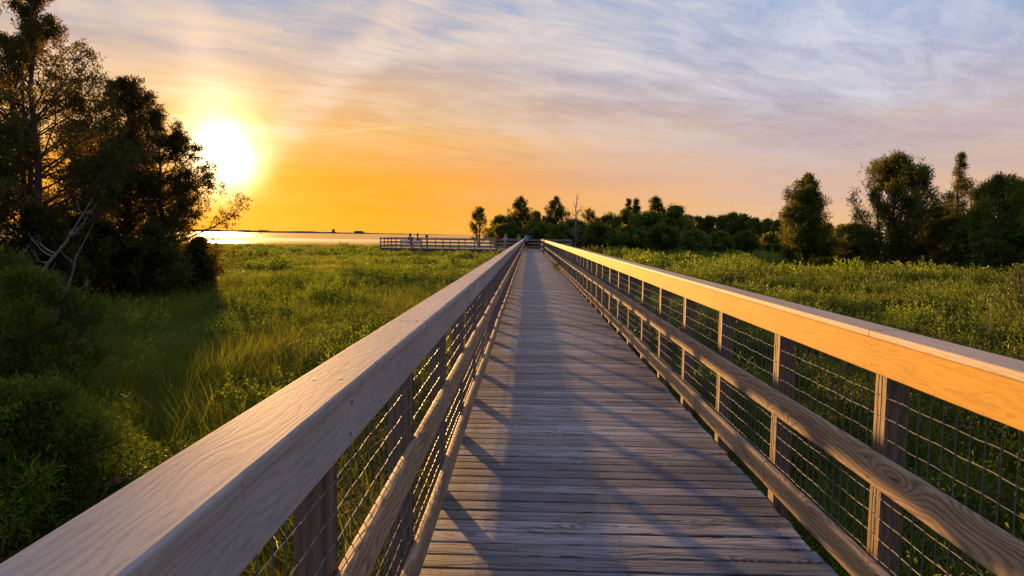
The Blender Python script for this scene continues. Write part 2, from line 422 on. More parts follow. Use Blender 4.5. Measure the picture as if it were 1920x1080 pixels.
t.put(bg.inputs['Color'], sky); bg.inputs['Strength'].default_value = 1.0

sd = bpy.data.lights.new('sun', 'SUN'); sun = bpy.data.objects.new('sun', sd); COL.objects.link(sun)
sd.energy = 14.0; sd.angle = R(1.0); sd.color = (1.0, 0.50, 0.14)
sun.rotation_euler = S.to_track_quat('Z', 'Y').to_euler()
sun.location = (-20, 60, 30)

# ------------------------------------------------------------------ terrain
def vnoise(x, y, s, seed=0):
    """cheap smooth value noise"""
    x = np.asarray(x, float) / s; y = np.asarray(y, float) / s
    xi = np.floor(x).astype(np.int64); yi = np.floor(y).astype(np.int64)
    fx = x - xi; fy = y - yi; fx = fx * fx * (3 - 2 * fx); fy = fy * fy * (3 - 2 * fy)
    def h(a, b):
        q = (a * 374761393 + b * 668265263 + seed * 982451653) & 0x7fffffff
        q = ((q ^ (q >> 13)) * 1274126177) & 0x7fffffff
        return (q ^ (q >> 16)) % 10007 / 10007.0
    return (h(xi, yi) * (1 - fx) + h(xi + 1, yi) * fx) * (1 - fy) + (h(xi, yi + 1) * (1 - fx) + h(xi + 1, yi + 1) * fx) * fy

def shore(x):   # distance along +Y of the shoreline
    x = np.asarray(x, float)
    return np.where(x < -6, 132.0 + 6 * np.sin(x * 0.02), 132.0 + (x + 6) * 25.0)

def ground_z(x, y):
    x = np.asarray(x, float); y = np.asarray(y, float)
    z = GZ + 0.12 * (vnoise(x, y, 5, 1) - 0.5) + 0.25 * (vnoise(x, y, 22, 2) - 0.5)
    d = y - shore(x)
    return np.where(d > 0, z - np.minimum(d * 0.06, 2.5), z)

xs = np.concatenate([-np.geomspace(9000, 40, 40), np.arange(-38, 60, 1.6), np.geomspace(62, 9000, 40)])
ys = np.concatenate([[-60, -30, -15], np.arange(-8, 90, 1.6), np.geomspace(92, 300, 50), np.geomspace(320, 12000, 30)])
XX, YY = np.meshgrid(xs, ys)
ZZ = ground_z(XX, YY)
nx = len(xs); ny = len(ys)
idx = np.arange(nx * ny).reshape(ny, nx)
F = np.stack([idx[:-1, :-1], idx[:-1, 1:], idx[1:, 1:], idx[1:, :-1]], -1).reshape(-1, 4)
m, t, b = newmat('marsh_ground')
co = t.new('ShaderNodeTexCoord').outputs['Object']
n1 = t.noise(co, 0.5, 6, 0.65); n2 = t.noise(co, 9.0, 5, 0.7)
c = t.mix(t.mr(n1, 0.35, 0.65), (0.022, 0.03, 0.008), (0.06, 0.065, 0.016))
c = t.mix(t.mr(n2, 0.4, 0.7, 0, 0.7), c, (0.05, 0.04, 0.02))
t.put(b.inputs['Base Color'], c); b.inputs['Roughness'].default_value = 0.95
t.put(b.inputs['Normal'], t.bump(n2, 0.8, 0.05))
o = obj('ground', mesh_np('ground', np.stack([XX, YY, ZZ], -1).reshape(-1, 3), F, [m], smooth=True))
tag(o, kind='structure')

# water sheet
m, t, b = newmat('bay_water')
co = t.new('ShaderNodeTexCoord').outputs['Object']
sv = t.v('MULTIPLY', co, (0.25, 1.0, 1.0))
nn = t.noise(sv, 0.7, 5, 0.6)
b.inputs['Base Color'].default_value = (0.10, 0.11, 0.13, 1)
b.inputs['Roughness'].default_value = 0.16
b.inputs['Specular IOR Level'].default_value = 0.8
t.put(b.inputs['Normal'], t.bump(nn, 0.25, 0.3))
V = [(-12000, 90, -1.2), (14000, 90, -1.2), (14000, 14000, -1.2), (-12000, 14000, -1.2)]
tag(obj('water', mesh_np('water', V, np.array([[0, 1, 2, 3]]), [m])), kind='structure')

# sandbar: low hump between two strips of water
def strip(name, x0, x1, y0, y1, base, h, mat, n=160, nyy=10, seed=3, rough=0.3):
    xs = np.linspace(x0, x1, n); q = np.linspace(0, 1, nyy)
    V = []
    for j in q:
        for x in xs:
            ya = y0 + 14 * (float(vnoise(x, 0, 60, seed)) - 0.5); yb = y1 + 30 * (float(vnoise(x, 9, 90, seed)) - 0.5)
            e = min(1, (x - x0) / (0.1 * (x1 - x0)), (x1 - x) / (0.1 * (x1 - x0)))
            V.append((x, ya + (yb - ya) * j, base + h * math.sin(math.pi * j) ** 0.5 * e * (1 + rough * (float(vnoise(x, j * 50, 9, seed)) - 0.5)) - 0.08))
    idx = np.arange(len(V)).reshape(nyy, n)
    F = np.stack([idx[:-1, :-1], idx[:-1, 1:], idx[1:, 1:], idx[1:, :-1]], -1).reshape(-1, 4)
    return obj(name, mesh_np(name, V, F, [mat], smooth=True))
M_sand = simple('wet_sandbar_mud', (0.15, 0.125, 0.10), 0.9, 0, 0.3, 0.2)
tag(strip('sandbar', -420, 30, 212, 318, -1.2, 0.45, M_sand), kind='structure')
# far low shore
M_far = simple('far_shore_trees', (0.10, 0.075, 0.05), 1.0, 0, 0.3, 0.004)
n = 500; xs = np.linspace(-4200, 300, n)
V = []; Fq = []
for i, x in enumerate(xs):
    px = 991 + x / 5200 * 1280
    hgt = max(1.0, 15.0 * max(0.0, min(1, (900 - px) / 420.0)) * (0.7 + 0.5 * float(vnoise(x, 3, 60, 5)) + 0.25 * float(vnoise(x, 8, 22, 6))))
    for (yy, z) in ((5150, -1.3), (5190, hgt * 0.85), (5230, hgt), (5320, -1.3)): V.append((x, yy, z))
for i in range(n - 1):
    for j in range(3): Fq.append((i * 4 + j, (i + 1) * 4 + j, (i + 1) * 4 + j + 1, i * 4 + j + 1))
tag(obj('far_shore', mesh_np('far_shore', V, np.array(Fq), [M_far])), kind='structure')

# ------------------------------------------------------------------ boardwalk deck
END = 78.0
PITCH = 0.1405
mb = MB()
y = -1.6; k = 0
while y < END:
    r = random.random()
    x0 = -0.505 + random.uniform(-.012, .0); x1 = 1.500 + random.uniform(-.015, .006)
    zt = random.uniform(-.0012, .0008); tl = random.uniform(-.0012, .0012)
    wv = PITCH - random.uniform(.008, .017)
    yj = random.uniform(-.0008, .0008)
    segs = 6 if y < 12 else 2
    prof = [(0, -.036), (0, -.006), (.005, -.0008), (wv * .5, .0002), (wv - .005, -.0008), (wv, -.006), (wv, -.036)]
    V = []
    bow = random.uniform(-.0015, .0015)
    for i in range(segs + 1):
        fx = i / segs
        for (a, zz) in prof:
            V.append((x0 + (x1 - x0) * fx, y + yj + a + bow * math.sin(math.pi * fx), zz + zt + tl * (fx - .5)))
    F = []
    n = len(prof)
    for i in range(segs):
        for j in range(n):
            F.append((i * n + j, (i + 1) * n + j, (i + 1) * n + (j + 1) % n, i * n + (j + 1) % n))
    F.append(tuple(range(n))); F.append(tuple(segs * n + j for j in range(n - 1, -1, -1)))
    mb.add(V, F, 0, r)
    if y < 14:      # pairs of nail heads over the stringers
        for sx in (-0.40, 0.50, 1.40):
            for q in (.035, .10):
                cx = sx + random.uniform(-.012, .012); cy = y + q + random.uniform(-.008, .008); rr = .0052
                V = [(cx + rr * math.cos(a), cy + rr * math.sin(a), zt + .0022) for a in [i * math.pi / 3 for i in range(6)]]
                mb.add(V, [(0, 1, 2, 3, 4, 5)], 1, r)
    y += PITCH; k += 1
for sx in (-0.42, 0.48, 1.38): mb.box(sx, sx + .04, -1.6, END, -.28, -.038, 2)
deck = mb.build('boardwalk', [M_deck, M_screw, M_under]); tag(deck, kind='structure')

# ------------------------------------------------------------------ railings
def round_rail(name, parent, xa, xb, za, zb, y0, y1, rad, mat, step=0.4, wob=0.0015, screws=None, seg=3, rnd=None, flipx=False):
    prof = []
    cs = [(xb - rad, zb - rad, 0), (xa + rad, zb - rad, 90), (xa + rad, za + rad, 180), (xb - rad, za + rad, 270)]
    for cx, cz, a0 in cs:
        for i in range(seg + 1):
            a = R(a0 + 90 * i / seg); prof.append((cx + rad * math.cos(a), cz + rad * math.sin(a)))
    n = len(prof); ns = max(1, int(round((y1 - y0) / step)))
    V = []; rn = random.random() if rnd is None else rnd
    ph = random.random() * 6
    for i in range(ns + 1):
        yy = y0 + (y1 - y0) * i / ns
        ox = wob * math.sin(yy * 1.3 + ph); oz = wob * math.sin(yy * 0.9 + ph * 2)
        e = 0.0
        for (a, c2) in prof: V.append((a + ox, yy, c2 + oz))
    F = []
    for i in range(ns):
        for j in range(n):
            F.append((i * n + j, i * n + (j + 1) % n, (i + 1) * n + (j + 1) % n, (i + 1) * n + j))
    F.append(tuple(range(n - 1, -1, -1))); F.append(tuple(ns * n + j for j in range(n)))
    m = MB(); m.add(V, F, 0, rn)
    if screws:
        for (sx, sy, sz, nrm) in screws:
            rr = .006
            P = []
            for i in range(8):
                a = i * math.pi / 4
                if nrm == 'z': P.append((sx + rr * math.cos(a), sy + rr * math.sin(a) * 1.2, sz))
                else: P.append((sx, sy + rr * math.cos(a), sz + rr * math.sin(a)))
            if nrm == '-x': P.reverse()
            m.add(P, [tuple(range(8))], 1, rn)
    return m.build(name, [mat, M_screw], parent)

STEP = 1.217
def railing(label, inner, sgn, first, cap_in, cap_out):
    """inner: x of the post's walkway face; sgn +1 = right side (outside is +x)"""
    root = empty('railing', (inner, 0, 0), label, 'railing', 'wood and wire railings of the boardwalk')
    P = lambda o: (setattr(o, 'location', (-inner, 0, 0)), o)[1]
    def span(a, b): return (min(a, b), max(a, b))
    # posts
    m = MB()
    zt = 1.188
    x0, x1 = span(0.0, sgn * 0.089)
    m.box(x0, x1, 0, 0.089, GZ - 0.3, zt, 0, 0.3, 0.004)
    ys = []
    proto = []
    for v_ in range(5):
        mm = MB(); mm.box(x0, x1, 0, 0.089, GZ - 0.35, zt, 0, v_ * 0.19 + .07, 0.004)
        proto.append(mesh_np('post', mm.v, mm.f, [M_post], mm.m, {'rnd': ('FLOAT', mm.r)}))
    yy = first - 3 * STEP; k = 0
    while yy < END - 0.3:
        if yy > -1.2:
            o = obj('post', proto[k % 5], root, (random.uniform(-.003, .003), yy, 0)); ys.append(yy)
        yy += STEP; k += 1
    y0 = -1.5
    # fascia, mid rail, bottom rail, cap in lengths that meet over posts
    def run(name, xa, xb, za, zb, rad, mat, every, shift, **kw):
        cuts = [y0] + [q + 0.0445 for i, q in enumerate(ys) if (i + shift) % every == 0] + [END]
        for a, b2 in zip(cuts[:-1], cuts[1:]):
            if b2 - a < 0.3: continue
            sc = []
            for q in ys:
                if a < q < b2 and q < 22:
                    jx = random.uniform(-.008, .008)
                    if name == 'cap_rail':
                        mid = (xa + xb) / 2
                        sc += [(mid - .03 + jx, q + .04 + jx, zb + .0012, 'z'), (mid + .035, q + .045 - jx, zb + .0012, 'z')]
                    else:
                        fx = xa - .0012 if sgn > 0 else xb + .0012
                        nm = '-x' if sgn > 0 else 'x'
                        sc += [(fx, q + .03 + jx, za + (zb - za) * .22, nm), (fx, q + .05, za + (zb - za) * .78, nm)]
            P(round_rail(name, root, xa, xb, za, zb, a + .0028, b2 - .0028, rad, mat, screws=sc, wob=kw.get('wob', .0012)))
    dz_ = 0.006 if sgn < 0 else 0.0
    xf = span(inner - sgn * 0.006, inner - sgn * 0.052)
    xm = span(inner - sgn * 0.006, inner - sgn * 0.046)
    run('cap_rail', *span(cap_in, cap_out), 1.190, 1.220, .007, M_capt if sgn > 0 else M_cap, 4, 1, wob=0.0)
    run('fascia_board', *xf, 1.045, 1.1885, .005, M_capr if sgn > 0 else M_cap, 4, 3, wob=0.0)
    run('middle_rail', *xm, 0.560, 0.702, .013, M_rail, 4, 2, wob=.004)
    run('bottom_rail', *xm, *((0.095, 0.238) if sgn > 0 else (0.078, 0.222)), .013, M_rail, 4, 0, wob=.004)
    # welded wire panel on the walkway face of the posts, behind the rails
    wxp = inner - sgn * 0.003
    m = MB(); rw = 0.0019
    hz = [0.245 + 0.0 + 0.0872 * i for i in range(-2, 12)]
    hz = [z for z in hz if z < 1.16]
    rr = random.Random(5)
    yy = y0
    vert = []
    while yy < END: vert.append(yy); yy += STEP / 16
    for i, q in enumerate(vert):
        if q < 26:
            pts = [(wxp - sgn * .0022, q + rr.uniform(-.0012, .0012), z) for z in (0.06, *hz, 1.17)]
            m.tube(pts, rw, 4, cap=False)
        else: m.tube([(wxp - sgn * .0022, q, .06), (wxp - sgn * .0022, q, 1.17)], rw, 3, cap=False)
    for z in hz:
        pts = []
        for i, q in enumerate(vert):
            if q < 26: pts.append((wxp + sgn * .001 + rr.uniform(-.0008, .0008), q + STEP / 32, z + .0022 * math.sin(i * 1.7 + z * 9) + rr.uniform(-.001, .001)))
            elif i % 8 == 0: pts.append((wxp + sgn * .001, q, z))
        m.tube(pts, rw, 4, cap=False)
    P(m.build('wire_mesh', [M_wire], root))
    return root
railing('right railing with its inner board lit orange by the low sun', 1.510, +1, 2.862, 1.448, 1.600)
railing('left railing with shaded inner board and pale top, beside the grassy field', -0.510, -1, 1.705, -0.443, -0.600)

# ------------------------------------------------------------------ foliage templates
def leaf_set(n, rng, length, width, spread, up=0.6, centre=0.03):
    """n pointed leaves radiating from near the origin, biased towards +z. returns V(n*4,3)"""
    d = rng.normal(size=(n, 3)); d[:, 2] += up * 1.6
    d /= np.linalg.norm(d, axis=1)[:, None]
    base = rng.normal(size=(n, 3)) * centre + d * spread * rng.random((n, 1))
    L = length * rng.uniform(0.6, 1.3, (n, 1)); W = width * rng.uniform(0.7, 1.2, (n, 1))
    s = np.cross(d, rng.normal(size=(n, 3))); s /= np.linalg.norm(s, axis=1)[:, None]
    tip = base + d * L
    mid = base + d * L * 0.5
    return np.stack([base, mid + s * W / 2, tip, mid - s * W / 2], 1)

def rot_to(dirs, rng):
    """random-roll rotation matrices taking +z to dirs"""
    n = len(dirs); d = dirs / np.linalg.norm(dirs, axis=1)[:, None]
    r = rng.normal(size=(n, 3)); x = np.cross(r, d); x /= np.linalg.norm(x, axis=1)[:, None]
    y = np.cross(d, x)
    return np.stack([x, y, d], -1)

def scatter_tufts(pos, dirs, scale, tint, templates, rng):
    n = len(pos); V = []; T = []
    Rm = rot_to(dirs, rng); which = rng.integers(0, len(templates), n)
    for k, tp in enumerate(templates):
        sel = np.where(which == k)[0]
        if not len(sel): continue
        q = tp.reshape(-1, 3)
        vv = np.einsum('nij,vj->nvi', Rm[sel], q) * scale[sel][:, None, None] + pos[sel][:, None, :]
        V.append(vv.reshape(-1, 3))
        tt = tint[sel][:, None] + rng.normal(size=(len(sel), len(q) // 4)).repeat(4, 1) * 0.12
        T.append(tt.reshape(-1))
    V = np.concatenate(V); T = np.clip(np.concatenate(T), 0, 1)
    F = np.arange(len(V)).reshape(-1, 4)
    return V, F, T

def curve_pts(p, d, L, up, n, rng, wob):
    pts = [np.array(p, float)]; d = np.array(d, float); d /= np.linalg.norm(d)
    for i in range(n):
        d = d + np.array([0, 0, up]) / n + rng.normal(size=3) * wob
        d /= np.linalg.norm(d)
        pts.append(pts[-1] + d * L / n)
    return pts, d

def make_tree(name, base, H, W, label, cat='tree', group=None, seed=1, prof=None, nb=60, t0=0.12, mat=None, tsz=1.0, ntuft=7, lean=(0, 0),
              elem=(0.085, 0.030, 18), rise=0.5, tips=(0.25, 0.9), leaders=1, clump=0.16, droop=0.0, trunk_r=None, side=None, bark=None, dark=0.0, leafname='crown', upb=0.9, twigs=7, blen=(.45, 1.2), flat=.6, loff=(.06, .14), tol=(.8, 1.2), lumpy=1.0):
    rng = np.random.default_rng(seed)
    root = empty(name, base, label, cat, group)
    mb = MB()
    prof = prof or (lambda s: (1 - s) ** 0.75 * (0.45 + 0.55 * min(1, s / 0.22)))
    tr = trunk_r or H * 0.017
    leads = []
    for li in range(leaders):
        hh = H * (1 if li == 0 else rng.uniform(.62, .9))
        a = rng.uniform(0, 6.28)
        off = np.array([math.cos(a), math.sin(a), 0]) * (0 if li == 0 else W * rng.uniform(*loff))
        pts = []
        nseg = 9; wobx, woby = 0, 0
        for i in range(nseg + 1):
            s = i / nseg
            wobx += rng.normal() * H * .008; woby += rng.normal() * H * .008
            pts.append(np.array([lean[0] * s * s + wobx + off[0] * min(1, s * 2.2), lean[1] * s * s + woby + off[1] * min(1, s * 2.2), hh * s - 0.15 * (i == 0)]))
        rad = [tr * (1 if li == 0 else .7) * (1 - s_ / nseg) ** 0.8 + .012 for s_ in range(nseg + 1)]
        mb.tube(pts, rad, 7)
        leads.append((pts, hh))
    pos = []; dirs = []; tn = []; sc = []
    for bi in range(nb):
        pts, hh = leads[bi % leaders] if rng.random() < .8 else leads[0]
        s = t0 + (0.985 - t0) * ((bi + rng.random()) / nb)
        f = s * (len(pts) - 1); i = min(int(f), len(pts) - 2); p = pts[i] * (1 - (f - i)) + pts[i + 1] * (f - i)
        sg = p[2] / H
        az_ = bi * 2.399 + rng.normal() * .5
        L = W * .5 * prof(max(0.0, min(.999, sg))) * rng.uniform(*blen)
        if side is not None: L *= 1 + side[2] * (math.cos(az_) * side[0] + math.sin(az_) * side[1])
        L = max(L, 0.06 * W)
        el_ = R(rng.uniform(5, 30) + 40 * sg * rise * 1.6)
        d = np.array([math.cos(az_) * math.cos(el_), math.sin(az_) * math.cos(el_), math.sin(el_)])
        tb = rng.uniform(*tol)
        def over(c_, k=1.0):
            sz_ = c_[2] / H
            aa = math.atan2(c_[1], c_[0])
            lump = 1 + lumpy * ( .20 * math.sin(3 * aa + sz_ * 8 + seed) + .17 * math.sin(5 * aa - sz_ * 19 + seed * 2.3) + .10 * math.sin(9 * aa + sz_ * 31))
            return sz_ > k or math.hypot(c_[0] - lean[0] * sz_ * sz_, c_[1]) > k * lump * (W * .5 * prof(max(0.0, min(.999, sz_))) + .04 * W) * tb
        for _k in range(6):
            bp, dl = curve_pts(p, d, L, rise - droop * (1 - sg), 5, rng, .13)
            if not over(bp[-1], .97): break
            L *= .78
        r0 = tr * .32 * (1 - sg * .6) * min(1, L / (W * .4) + .25)
        mb.tube(bp, [r0 * (1 - .85 * j / 5) + .005 for j in range(6)], 5, cap=False)
        btint = rng.normal() * .10
        ntw = max(2, int(twigs * (0.5 + L / (W * .5))))
        for ti in range(ntw):
            q = tips[0] + (1 - tips[0]) * ((ti + rng.random()) / ntw) ** .8
            f = q * 5; i = min(int(f), 4); pp = bp[i] * (1 - (f - i)) + bp[i + 1] * (f - i)
            dd = bp[i + 1] - bp[i]; dd = dd / np.linalg.norm(dd)
            sd_ = rng.normal(size=3); sd_ -= dd * sd_.dot(dd); sd_ /= np.linalg.norm(sd_)
            td = dd * .7 + sd_ * .8 + np.array([0, 0, .35 * rise])
            TL = L * rng.uniform(.16, .34) * (1.15 - .5 * q) + .12
            tp_, tdir = curve_pts(pp, td, TL, rise * .8, 3, rng, .12)
            if not over(tp_[-1]): mb.tube(tp_, [.012 * tsz ** .5, .009, .006, .004], 3, cap=False)
            ttint = btint + rng.normal() * .08
            for u_ in range(ntuft):
                g = rng.uniform(.3, 1.1) * 3; i2 = min(int(g), 2); c_ = tp_[i2] + (tp_[min(i2 + 1, 3)] - tp_[i2]) * (g - i2)
                c_ = c_ + rng.normal(size=3) * clump * TL * np.array([1, 1, flat])
                if over(c_): continue
                out = np.array([c_[0], c_[1], 0.0]); out /= max(1e-3, np.linalg.norm(out))
                pos.append(c_); dirs.append(tdir + out * .45 + np.array([0, 0, upb]) + rng.normal(size=3) * .35)
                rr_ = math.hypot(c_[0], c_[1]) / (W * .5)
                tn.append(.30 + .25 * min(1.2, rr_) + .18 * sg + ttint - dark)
                sc.append(tsz * rng.uniform(.75, 1.35))
    tr_o = mb.build('trunk', [bark or M_bark], root)
    rng2 = np.random.default_rng(seed + 99)
    temps = [leaf_set(elem[2], rng2, elem[0], elem[1], elem[0] * 1.0, .5, elem[0] * .35) for _ in range(6)]
    V, F, T = scatter_tufts(np.array(pos), np.array(dirs), np.array(sc), np.array(tn), temps, rng2)
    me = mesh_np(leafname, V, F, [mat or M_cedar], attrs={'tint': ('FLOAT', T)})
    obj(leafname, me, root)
    return root

# ---- large cedars on the left, between camera and low sun
def gbase(x, y): return (x, y, float(ground_z(x, y)) - 0.05)
pf_full = lambda s: (1 - s) ** 0.62 * (0.62 + 0.38 * min(1, s / 0.2))
Y1 = 19.0
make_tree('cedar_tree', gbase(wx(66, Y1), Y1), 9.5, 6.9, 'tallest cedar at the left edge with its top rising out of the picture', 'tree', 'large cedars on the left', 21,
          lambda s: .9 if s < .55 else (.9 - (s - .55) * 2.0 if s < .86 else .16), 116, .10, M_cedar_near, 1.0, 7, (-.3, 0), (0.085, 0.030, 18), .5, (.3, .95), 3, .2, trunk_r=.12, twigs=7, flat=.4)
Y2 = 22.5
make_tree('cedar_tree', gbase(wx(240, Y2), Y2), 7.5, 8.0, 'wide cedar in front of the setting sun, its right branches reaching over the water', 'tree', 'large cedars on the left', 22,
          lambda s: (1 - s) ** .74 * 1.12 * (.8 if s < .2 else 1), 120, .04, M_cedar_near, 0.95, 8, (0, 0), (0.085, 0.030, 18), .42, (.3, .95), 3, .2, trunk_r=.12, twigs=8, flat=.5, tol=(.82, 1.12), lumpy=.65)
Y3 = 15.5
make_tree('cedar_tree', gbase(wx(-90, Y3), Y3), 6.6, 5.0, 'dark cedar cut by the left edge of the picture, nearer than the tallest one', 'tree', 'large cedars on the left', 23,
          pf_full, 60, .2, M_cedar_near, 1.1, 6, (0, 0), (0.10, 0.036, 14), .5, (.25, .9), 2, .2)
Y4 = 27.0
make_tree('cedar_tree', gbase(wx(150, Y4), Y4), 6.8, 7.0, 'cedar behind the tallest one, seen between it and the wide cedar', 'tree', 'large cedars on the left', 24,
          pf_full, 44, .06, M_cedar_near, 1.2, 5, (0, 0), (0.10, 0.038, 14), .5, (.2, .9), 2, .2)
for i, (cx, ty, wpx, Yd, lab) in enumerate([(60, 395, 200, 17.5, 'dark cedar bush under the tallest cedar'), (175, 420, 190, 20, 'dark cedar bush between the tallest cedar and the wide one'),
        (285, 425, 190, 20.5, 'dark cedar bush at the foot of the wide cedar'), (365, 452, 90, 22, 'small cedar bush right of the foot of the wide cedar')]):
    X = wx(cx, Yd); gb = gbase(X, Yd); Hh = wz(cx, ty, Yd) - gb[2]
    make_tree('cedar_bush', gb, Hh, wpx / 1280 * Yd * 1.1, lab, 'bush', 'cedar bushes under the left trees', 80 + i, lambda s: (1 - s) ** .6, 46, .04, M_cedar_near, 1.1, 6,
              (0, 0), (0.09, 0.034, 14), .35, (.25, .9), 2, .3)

# ---- cedars on the right
RT = [  # px centre, py top, width px, depth, seed, label, profile power, leaders, kwargs
    (1508, 331, 118, 56, 31, 'free-standing cone-shaped cedar, leftmost of the dark cedars on the right', 1),
    (1662, 297, 172, 50, 32, 'broad two-topped cedar beside the cone-shaped one, largest on the right', 2),
    (1778, 291, 100, 49, 33, 'sparse cedar with a thin crooked spire showing sky between its limbs', 1),
    (1858, 336, 130, 45, 34, 'dense round-shouldered cedar just left of the right edge', 2),
    (1936, 318, 105, 42, 35, 'tall narrow cedar cut off by the right edge of the picture', 1),
]
for i, (cx, ty, wpx, Yd, sd_, lab, ld) in enumerate(RT):
    X = wx(cx, Yd); gb = gbase(X, Yd); top = wz(cx, ty, Yd)
    Hh = top - gb[2]; Ww = wpx / 1280 * Yd * (1.1, 1.12, 1.2, 1.2, 1.2)[i]
    if i == 0: pf = lambda s: (1 - s) ** .8 * 1.25 + .05 * (s < .9)
    elif i == 2: pf = lambda s: 0.95 if s < .45 else 0.9 * ((1 - s) / .55) ** 1.25
    elif i == 1: pf = lambda s: min(1.0, .95 + s) if s < .5 else (2 * (1 - s)) ** .55
    else: pf = lambda s: 1.0 if s < .5 else (2 * (1 - s)) ** .5
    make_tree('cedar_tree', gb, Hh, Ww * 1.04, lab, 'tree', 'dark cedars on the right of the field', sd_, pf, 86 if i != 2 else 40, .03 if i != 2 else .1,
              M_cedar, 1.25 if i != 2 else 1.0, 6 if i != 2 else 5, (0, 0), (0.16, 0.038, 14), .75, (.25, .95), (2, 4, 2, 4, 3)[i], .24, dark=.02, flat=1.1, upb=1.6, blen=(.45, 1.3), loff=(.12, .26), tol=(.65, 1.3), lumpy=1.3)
# darker bushes filling in below and between them
RB = [(1585, 425, 110, 58, 'low bush behind and between the cone-shaped and the two-topped cedar'),
      (1728, 392, 150, 53, 'bush under the sparse cedar, right of the two-topped one'),
      (1800, 405, 150, 48, 'dark bush at the foot of the sparse cedar'),
      (1885, 400, 150, 43, 'dark bush at the foot of the round-shouldered cedar'),
      (1545, 455, 60, 62, 'small bush at the right foot of the cone-shaped cedar')]
for i, (cx, ty, wpx, Yd, lab) in enumerate(RB):
    X = wx(cx, Yd); gb = gbase(X, Yd); Hh = wz(cx, ty, Yd) - gb[2]
    make_tree('cedar_bush', gb, Hh, wpx / 1280 * Yd * 1.15, lab, 'bush', 'bushes below the right cedars', 60 + i, lambda s: (1 - s * s) ** .5, 55, .04, M_cedar, 1.6, 8,
              (0, 0), (0.105, 0.045, 12), .35, (.2, .9), 2, .3, dark=.05)

# ---- grove behind the end of the boardwalk
GV = [(897, 392, 46, 92, 'small open tree standing alone left of the grove behind the platform', 'o'),
      (938, 412, 44, 97, 'low rounded tree at the left end of the grove', 'r'),
      (973, 373, 66, 96, 'wind-swept tree with the tallest crown in the left part of the grove', 'c'),
      (1005, 404, 50, 100, 'rounded tree between the two tall crowns of the grove', 'r'),
      (1040, 372, 62, 97, 'pointed cedar behind the right handrail end', 'c'),
      (1104, 394, 54, 96, 'loose tree just right of the bare dead tree', 'o'),
      (1075, 420, 60, 94, 'low bushy tree below the bare dead tree', 'r'),
      (1135, 412, 50, 97, 'low rounded tree right of the loose tree', 'r'),
      (1172, 376, 26, 100, 'thin cedar spire, left one of a pair in the grove', 'c'),
      (1190, 378, 28, 102, 'thin cedar spire, right one of a pair in the grove', 'c'),
      (1168, 404, 70, 96, 'broad tree below the pair of thin spires', 'r'),
      (1224, 374, 66, 97, 'tall dense tree near the right end of the grove', 'c'),
      (1212, 404, 70, 93, 'bushy tree in front of the tall dense one at the grove end', 'r'),
      (1258, 394, 60, 95, 'sloping tree that closes the grove on the right', 'r'),
      (1120, 428, 60, 88, 'low bush in front of the grove, right of the platform railing', 'r'),
      (1175, 432, 60, 86, 'low bush in front of the broad tree of the grove', 'r'),
      (1240, 430, 60, 86, 'low bush in front of the sloping tree', 'r'),
      (955, 425, 50, 93, 'dark bush behind the blond person on the platform', 'r'),
      (1010, 425, 60, 91, 'dark bush straight behind the end of the boardwalk', 'r'),
      (1052, 428, 50, 89, 'dark bush behind the right arm of the platform', 'r')]
for i, (cx, ty, wpx, Yd, lab, kd) in enumerate(GV):
    X = wx(cx, Yd); gb = gbase(X, Yd); Hh = wz(cx, ty, Yd) - gb[2]; Ww = wpx / 1280 * Yd * (1.5 if kd == 'c' else 1.35 if kd == 'o' else 1.45); Hh *= 1.02 if kd != 'r' else 1.06
    if kd == 'c': pf, nb_, tz = (lambda s: (1 - s) ** .8 * 1.2), 75, 1.7
    elif kd == 'r': pf, nb_, tz = (lambda s: (1 - s * s) ** .5), 50, 2.4
    else: pf, nb_, tz = (lambda s: 1.1 * (1 - s) ** .6 if s > .25 else .6), 24, 1.5
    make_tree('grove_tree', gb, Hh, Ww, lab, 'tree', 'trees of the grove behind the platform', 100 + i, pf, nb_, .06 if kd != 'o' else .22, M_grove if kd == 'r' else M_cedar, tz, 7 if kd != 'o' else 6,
              (0, 0), (0.11, 0.055, 9), .45 if kd != 'o' else .7, (.25, .9), 2 if kd != 'r' else 3, .24, flat=1.2, upb=1.6, loff=(.08, .25), tol=(.65, 1.35), lumpy=1.4, twigs=5, dark=.0 if kd == 'r' else .05, trunk_r=.12)

# lower tree line receding to the right
LB = []
labs = ['hazy rounded tree in the low tree line right of the grove', 'low shrubby tree in the tree line between grove and cone-shaped cedar']
k = 0
rr = random.Random(4)
xs_ = [1285, 1306, 1326, 1348, 1368, 1390, 1412, 1434, 1456, 1478, 1540, 1570]
tops_ = [408, 412, 411, 409, 405, 408, 414, 416, 418, 420, 425, 428]
dsc = ['beside the end of the grove', 'with a fallen grey trunk before it', 'with a bumpy top', 'just left of the highest crown of the line', 'highest crown of the line, under two bare twigs', 'right of the highest crown',
       'with a flat top', 'pale green, near the middle', 'left of the cone-shaped cedar', 'partly hidden by the cone-shaped cedar', 'in the gap right of the cone-shaped cedar', 'beside the two-topped cedar']
for i, (cx, ty) in enumerate(zip(xs_, tops_)):
    Yd = 112 - i * 1.5; X = wx(cx, Yd); gb = gbase(X, Yd); Hh = wz(cx, ty, Yd) - gb[2]
    make_tree('low_tree', gb, Hh, 46 / 1280 * Yd, 'tree of the low tree line ' + dsc[i], 'tree', 'low tree line in the distance', 140 + i,
              lambda s: (1 - s * s) ** .45, 42, .05, M_grove, 2.6, 7, (0, 0), (0.11, 0.055, 9), .4, (.25, .9), 1, .3, twigs=5, dark=-.05)
